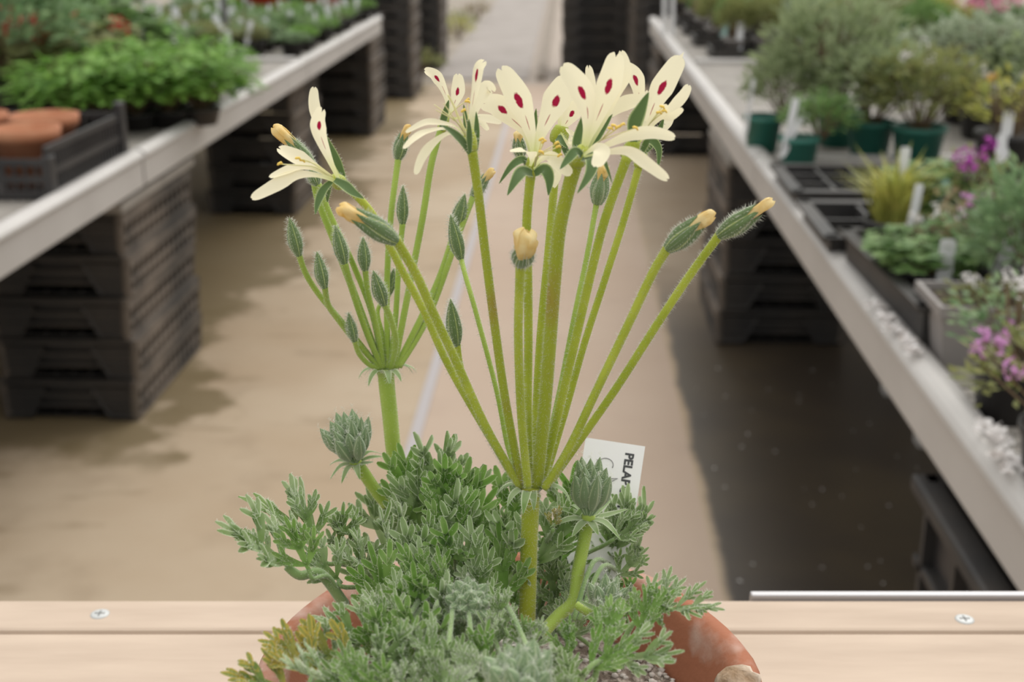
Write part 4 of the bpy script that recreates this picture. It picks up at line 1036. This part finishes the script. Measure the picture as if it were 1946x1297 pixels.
def left_far():
    R=random.Random(21); n=0
    gl='small seedling plants in rows on the far left bench'; lab='small green seedling in a black pot, rows with tags on the far left bench'
    y=5.14
    tagn=0
    while y<6.95:
        x=XL-.10
        while x>-2.1:
            k=R.choice(('sparse','herb','bush','lobed')); m=R.choice(('f_green','f_green','f_bright','f_bluegreen','f_olive'))
            plant(V((x+R.uniform(-.01,.01),y+R.uniform(-.02,.02),ZD)),'black',.045,.06,k,m,.13*R.uniform(.9,1.3),.06*R.uniform(.8,1.5),lab,group=gl,name='seedling_pot')
            if R.random()<.75:
                stick(V((x+R.uniform(-.03,.03),y-.035,ZD+.045)),R.uniform(.075,.11),.020,'white plant tag in a pot of seedlings on the far left bench','white',(R.uniform(-.3,.3),R.uniform(-.2,.1)),'white tags among the seedlings',R.uniform(-.6,.6)); tagn+=1
            x-=.15
        y+=.20
    g2='bushy geraniums with scattered red flowers on the left bench'; l2='bushy green potted geranium with scattered red flowers on the left bench'
    l3='bushy green potted geranium without flowers at the back of the left bench'; g3='green geraniums without flowers on the left bench'
    y=3.62
    while y<6.6:
        x=-1.50-(.05 if y<4.4 else .35 if y<5 else .75)+R.uniform(-.03,.03)
        while x>-3.5:
            fl=R.random()<.6
            kk=R.choice(('geranium','geranium','lobed','bush')); m=R.choice(('f_green','f_green','f_bluegreen','f_olive'))
            plant(V((x+R.uniform(-.03,.03),y+R.uniform(-.04,.04),ZD)),'black',.075,.10,kk,m,.34*R.uniform(.85,1.2),.16*R.uniform(.8,1.35),l2 if fl else l3,group=g2 if fl else g3,flowers=('fl_red',R.randint(3,6),.026,.8) if fl else None,name='potted_geranium')
            x-=.27
        y+=.30
    for (x,y,w,h,lab) in ((545,60,.30,.30,'red plastic tub at the far end of the left bench, the larger'),(640,40,.22,.28,'orange red plastic tub at the far end of the left bench, the smaller')):
        p=V((-1.62 if x<600 else -1.30,6.84,ZD)); k=empty('plastic_tub',p,lab,'tub'); m=MB()
        m.lathe([(0,0),(w*.42,0),(w*.48,h*.9),(w*.5,h*.9),(w*.5,h),(w*.46,h),(w*.41,.006),(0,.006)],(0,0,0),28); m.build('body',M['red'],k)
    # weeds along the far left of the path
    for i,(x,y) in enumerate(((-1.22,9.7),(-1.30,11.6),(-1.18,12.6),(-1.25,13.6),(-1.15,14.8))):
        plant(V((x+.12,y,.0)),None,0,0,'sparse',('f_olive','f_brown','f_lime')[i%3],.35,.22,'straggly weeds growing from the floor along the far left side of the path','weeds','weeds along the path',name='weed_clump')
left_far()

# ---- right bench
def right():
    R=random.Random(33)
    # far rows of small grey pots in trays
    for j,(yy,zz,cnt,x0) in enumerate(((5.22,0,7,.62),(5.72,0,8,.60),(6.22,0,8,.60),(6.68,0,8,.60))):
        t=empty('carry_tray',(x0+.50,yy,ZD),'flat black carry tray on the far right bench, %s row from the front'%('first','second','third','fourth')[j],'tray')
        m=MB(); m.smooth=False
        w=1.08; l=.22
        m.box((0,0,.005),(w,l,.008))
        for e in (-1,1): m.box((0,e*l/2,.02),(w,.008,.036)); m.box((e*w/2,0,.02),(.008,l,.036))
        m.build('body',M['black2'],t)
        for i in range(9):
            for q in (-1,1):
                k=R.choice(('sparse','bush','feather')); mm=R.choice(('f_olive','f_olive','f_grey','f_green','f_brown','f_lime'))
                plant(V((x0+.02+i*.115+.03,yy+q*.05,ZD+.010)),'grey',.042,.065,k,mm,.14*R.uniform(.8,1.2),.13*R.uniform(.8,1.5),'small olive plant in a little grey pot, trays on the far right bench',group='small plants in grey pots on the far right bench',name='seedling_pot')
        for i in range(5):
            stick(V((x0+.06+i*.21+R.uniform(-.02,.02),yy-.085,ZD+.012)),.13,.026,'pale tag leaning in the trays of grey pots on the far right bench','teal_tag' if (i+j)%2 else 'white',(R.uniform(-.05,.3),-.1),'tags in the trays on the far right bench',R.uniform(-.3,.3))
    for i,x in enumerate((1262,1278)):
        stick(D(x,72),.24,.018,('tall white stake tag nearest the far end of the right rail','second tall white stake tag from the far end of the right rail')[i],'white',(-.03,0))
    # far right larger plants
    P_=plant
    P_(D(1528,62),'black',.13,.11,'bush','f_olive',.30,.22,'olive plant in a wide black bowl at the back of the right bench')
    P_(D(1660,106),'black',.072,.13,'sparse','f_brown',.30,.24,'reddish brown straggly plant in a tall black pot at the back right')
    P_(D(1745,165),'black',.075,.14,'feather','f_green',.20,.18,'small fresh green plant in a black pot left of the grey bush')
    P_(D(1848,232),'black',.10,.09,'bush','f_grey',.42,.22,'broad grey-green bush in a black pot at upper right')
    P_(D(1965,255),'black',.10,.09,'bush','f_sage',.36,.18,'grey-green bush in a black pot cut by the right edge')
    P_(D(1820,85),'black',.09,.08,'geranium','f_green',.36,.10,'green plant with pink flower heads at the top right',flowers=('fl_pink',7,.034,.95))
    P_(D(1930,80),'black',.09,.08,'geranium','f_green',.36,.11,'green plant with pale pink flowers in the top right corner',flowers=('fl_pink',6,.030,.95))
    P_(D(1700,60),'black',.09,.12,'bush','f_brown',.30,.22,'brownish shrub in a black pot behind the white stake, upper right')
    for i,(x,y,k,m) in enumerate(((1590,20,'bush','f_olive'),(1650,10,'bush','f_brown'),(1750,10,'geranium','f_green'),(1860,22,'bush','f_green'),(1480,12,'bush','f_olive'),(1560,4,'bush','f_green'))):
        P_(D(x,y+12),'black',.08,.10,k,m,.34,.24,'leafy plant in the right bench back row, %s from the left'%('third','fourth','fifth','sixth','first','second')[i],group='back row on the right bench')
    # the tall feathery plants in green pots
    P_(D(1447,287),'green',.047,.088,'feather','f_sage',.20,.17,'small greyish plant in the green pot nearest the right rail','potted plant',lean=(.05,.02))
    P_(D(1515,326),'green',.045,.080,'bush','f_green',.17,.11,'low plant with white tag in the front green pot','potted plant',lean=(.05,.03))
    P_(D(1590,276),'green',.055,.09,'feather','f_sage',.36,.30,'tall feathery grey-green plant in a green pot, the tallest on the right bench','potted plant',lean=(-.02,0))
    P_(D(1650,300),'green',.055,.09,'bush','f_sage',.28,.20,'mid green bushy plant spilling over a green pot')
    P_(D(1740,312),'green',.062,.09,'feather','f_olive',.28,.19,'olive loose plant with small white flowers in a green pot',flowers=('fl_white',8,.010,.05))
    tag_at(1513,188,1494,275,D(1515,326),.016,'tall narrow white tag in the front green pot'); tag_at(1524,222,1503,262,D(1515,326),.012,'short white tag leaning in the front green pot')
    tag_at(1432,150,1420,232,D(1447,287),.009,'thin clear stake beside the green pot nearest the rail')
    tag_at(1722,48,1708,110,D(1745,165),.026,'broad white tag by the small black pot, upper right'); tag_at(1903,160,1876,200,D(1880,262),.026,'white tag leaning steeply over the dark pots at right')
    # right edge
    P_(D(1905,335),'black',.07,.10,'sparse','f_lime',.24,.15,'yellowish green plant with orange leaves and white tags at the right edge',flowers=('fl_yellow',3,.012,.3))
    P_(D(1880,262),'black',.09,.09,'sparse','f_olive',.26,.10,'low dark plant in a black bowl at the right edge')
    tag_at(1918,212,1910,270,D(1905,335),.024,'upper of the two wide white tags in the yellowish plant',near=.06); tag_at(1906,255,1898,312,D(1905,335),.022,'lower of the two wide white tags in the yellowish plant',near=.08)
    # empty cell trays
    def celltray(pa,pb,pc_,label,nx,ny):
        c=(pa+pc_)*.5; w=(pb-pa).length; l=(pc_-pb).length
        t=empty('cell_tray',(c.x,c.y,ZD),label,'tray'); m=MB(); m.smooth=False; h=.042
        m.box((0,0,.004),(w,l,.006))
        for i in range(nx+1): m.box((-w/2+i*w/nx,0,h/2),(.006 if 0<i<nx else .012,l,h))
        for i in range(ny+1): m.box((0,-l/2+i*l/ny,h/2),(w,.006 if 0<i<ny else .012,h))
        m.build('cells',M['black'],t)
        m=MB(); m.smooth=False
        for e in (-1,1): m.box((e*(w/2+.008),0,h),(.026,l+.03,.006)); m.box((0,e*(l/2+.008),h),(w+.03,.026,.006))
        m.build('rim',M['black2'],t)
    a=G(1482,314,DD-.045); a.z=ZD; celltray(a+V((0,-.25,0)),a+V((.36,-.25,0)),a+V((.36,0,0)),'empty black cell tray behind, beside the front green pot',5,3)
    a=G(1535,384,DD-.045); a.z=ZD; celltray(a+V((0,-.25,0)),a+V((.36,-.25,0)),a+V((.36,0,0)),'empty black cell tray in front, nearer the lens',4,2)
    # black tray of plants
    la=G(1615,440,DD-.065); lb=G(1762,582,DD-.065); dv=(la-lb).normalized(); sv=V((dv.y,-dv.x,0)); dc=(la+lb)*.5+sv*.2; dc.z=ZD; DTR=atan2(-dv.x,dv.y)
    t=empty('deep_tray',dc,'deep black tray holding the grassy and magenta flowered plants','tray',rz=DTR); m=MB(); m.smooth=False
    w,l,h=.40,(la-lb).length,.065; m.box((0,0,.004),(w,l,.007))
    for e in (-1,1): m.box((e*w/2,0,h/2),(.006,l,h)); m.box((0,e*l/2,h/2),(w,.006,h)); 
    m.build('body',M['black'],t); m=MB(); m.smooth=False
    for e in (-1,1): m.box((e*(w/2+.006),0,h),(.022,l+.03,.006)); m.box((0,e*(l/2+.006),h),(w+.03,.022,.006))
    m.build('rim',M['black2'],t)
    q=lambda x,y: (lambda g: V((g.x,g.y,ZD+.008)))(G(x,y,DD-.008))
    P_(q(1688,500),'black',.045,.075,'grass','f_lime',.24,.13,'tuft of yellow-green grassy leaves in a black pot in the deep tray')
    P_(q(1760,480),'black',.045,.075,'lobed','f_green',.17,.10,'light green leafy plant behind the grassy tuft in the deep tray')
    P_(q(1835,490),'black',.045,.075,'sparse','f_olive',.16,.12,'thin plant with magenta flowers in the deep tray',flowers=('fl_mag',4,.014,.6))
    P_(q(1755,585),'black',.045,.06,'lobed','f_green',.16,.08,'low green plant with white flower heads at the front of the deep tray',flowers=('fl_white',4,.010,.95))
    P_(q(1830,570),'black',.045,.06,'sparse','f_brown',.17,.11,'thin plant with purple flowers beside the tall white tag',flowers=('fl_lilac',3,.012,.7))
    P_(q(1905,560),'black',.045,.06,'bush','f_green',.15,.10,'small green plant in the back right of the deep tray')
    tag_at(1722,280,1712,345,q(1688,500),.016,'white tag standing behind the yellow-green grassy tuft',near=-.03); tag_at(1748,350,1728,450,q(1740,520),.013,'narrow white stake right of the grassy tuft',near=.05)
    tag_at(1806,345,1780,385,q(1835,490),.02,'pale tag leaning over the magenta flowers','teal_tag'); tag_at(1803,455,1790,560,q(1795,600),.022,'tall rounded white tag in front of the purple flowers',near=.03)
    tag_at(1890,355,1862,405,q(1855,470),.02,'pale tag leaning at the right of the deep tray')
    # grey square pot and neighbours by the rail
    P_(D(1838,676),'square',.058,.085,'sparse','f_olive',.13,.05,'square grey pot with a sparse plant and white flowers near the right rail',flowers=('fl_white',4,.010,.2),lean=(.02,-.03))
    P_(D(1965,650),'black',.06,.09,'feather','f_bluegreen',.21,.17,'feathery grey-green plant behind the square grey pot at the right edge')
    P_(D(1912,790),'black',.045,.075,'sparse','f_bluegreen',.15,.10,'green plant with round white flowers in front of the square grey pot',flowers=('fl_white',6,.009,.7),lean=(.01,.02))
    P_(D(2010,930),'black',.045,.07,'sparse','f_olive',.16,.11,'plant with pink lilac flowers leaning over the rail at the right edge',flowers=('fl_lilac',14,.011,.6),lean=(-.02,0.03))
    tag_at(1940,420,1915,480,D(1950,600),.022,'pale tag leaning in the feathery grey-green plant')
    # pale fallen petals on the rail
    k=0
    for (x,y) in ((1668,585),(1684,606),(1700,628),(1722,650),(1740,668),(1880,822),(1898,846),(1915,872),(1935,895)):
        p=G(x,y,DT-.002); p.x=max(p.x,XR+.004); p.x=min(p.x,XR+.03); p.z=ZT+.0005; mb=MB()
        for i in range(13):
            q=R.uniform(0,6.3); e_=V((cos(q),sin(q),0)); c=V((R.uniform(-.012,.006),R.uniform(-.016,.016),.001+(i%5)*.0012)); ribbon(mb,spline([c,c+e_*.006+ZZ*.004,c+e_*.012+ZZ*R.uniform(.001,.008)],3),.010,ZZ,R.uniform(-1,1),pprof,.2,5)
        o=mb.build('fallen_petals',M['fl_white']); o.location=p; tag(o,'pale clump of fallen petals lying on top of the right bench rail','petals','fallen petals on the right rail')
right()

R9=random.Random(90); mb=MB()
for i in range(90):
    x=R9.uniform(.33,1.1); y=R9.uniform(1.6,3.3)
    c=V((x,y,.001)); r=R9.uniform(.002,.005); q=R9.uniform(0,6.3)
    ribbon(mb,[c-V((cos(q),sin(q),0))*r,c+V((0,0,.002)),c+V((cos(q),sin(q),0))*r],r*1.2,ZZ,0,pprof,.2,5)
tag(mb.build('fallen_petal_litter',M['fl_white']),'tiny pale petal scraps scattered over the dark wet floor at right','petals',kind='stuff')
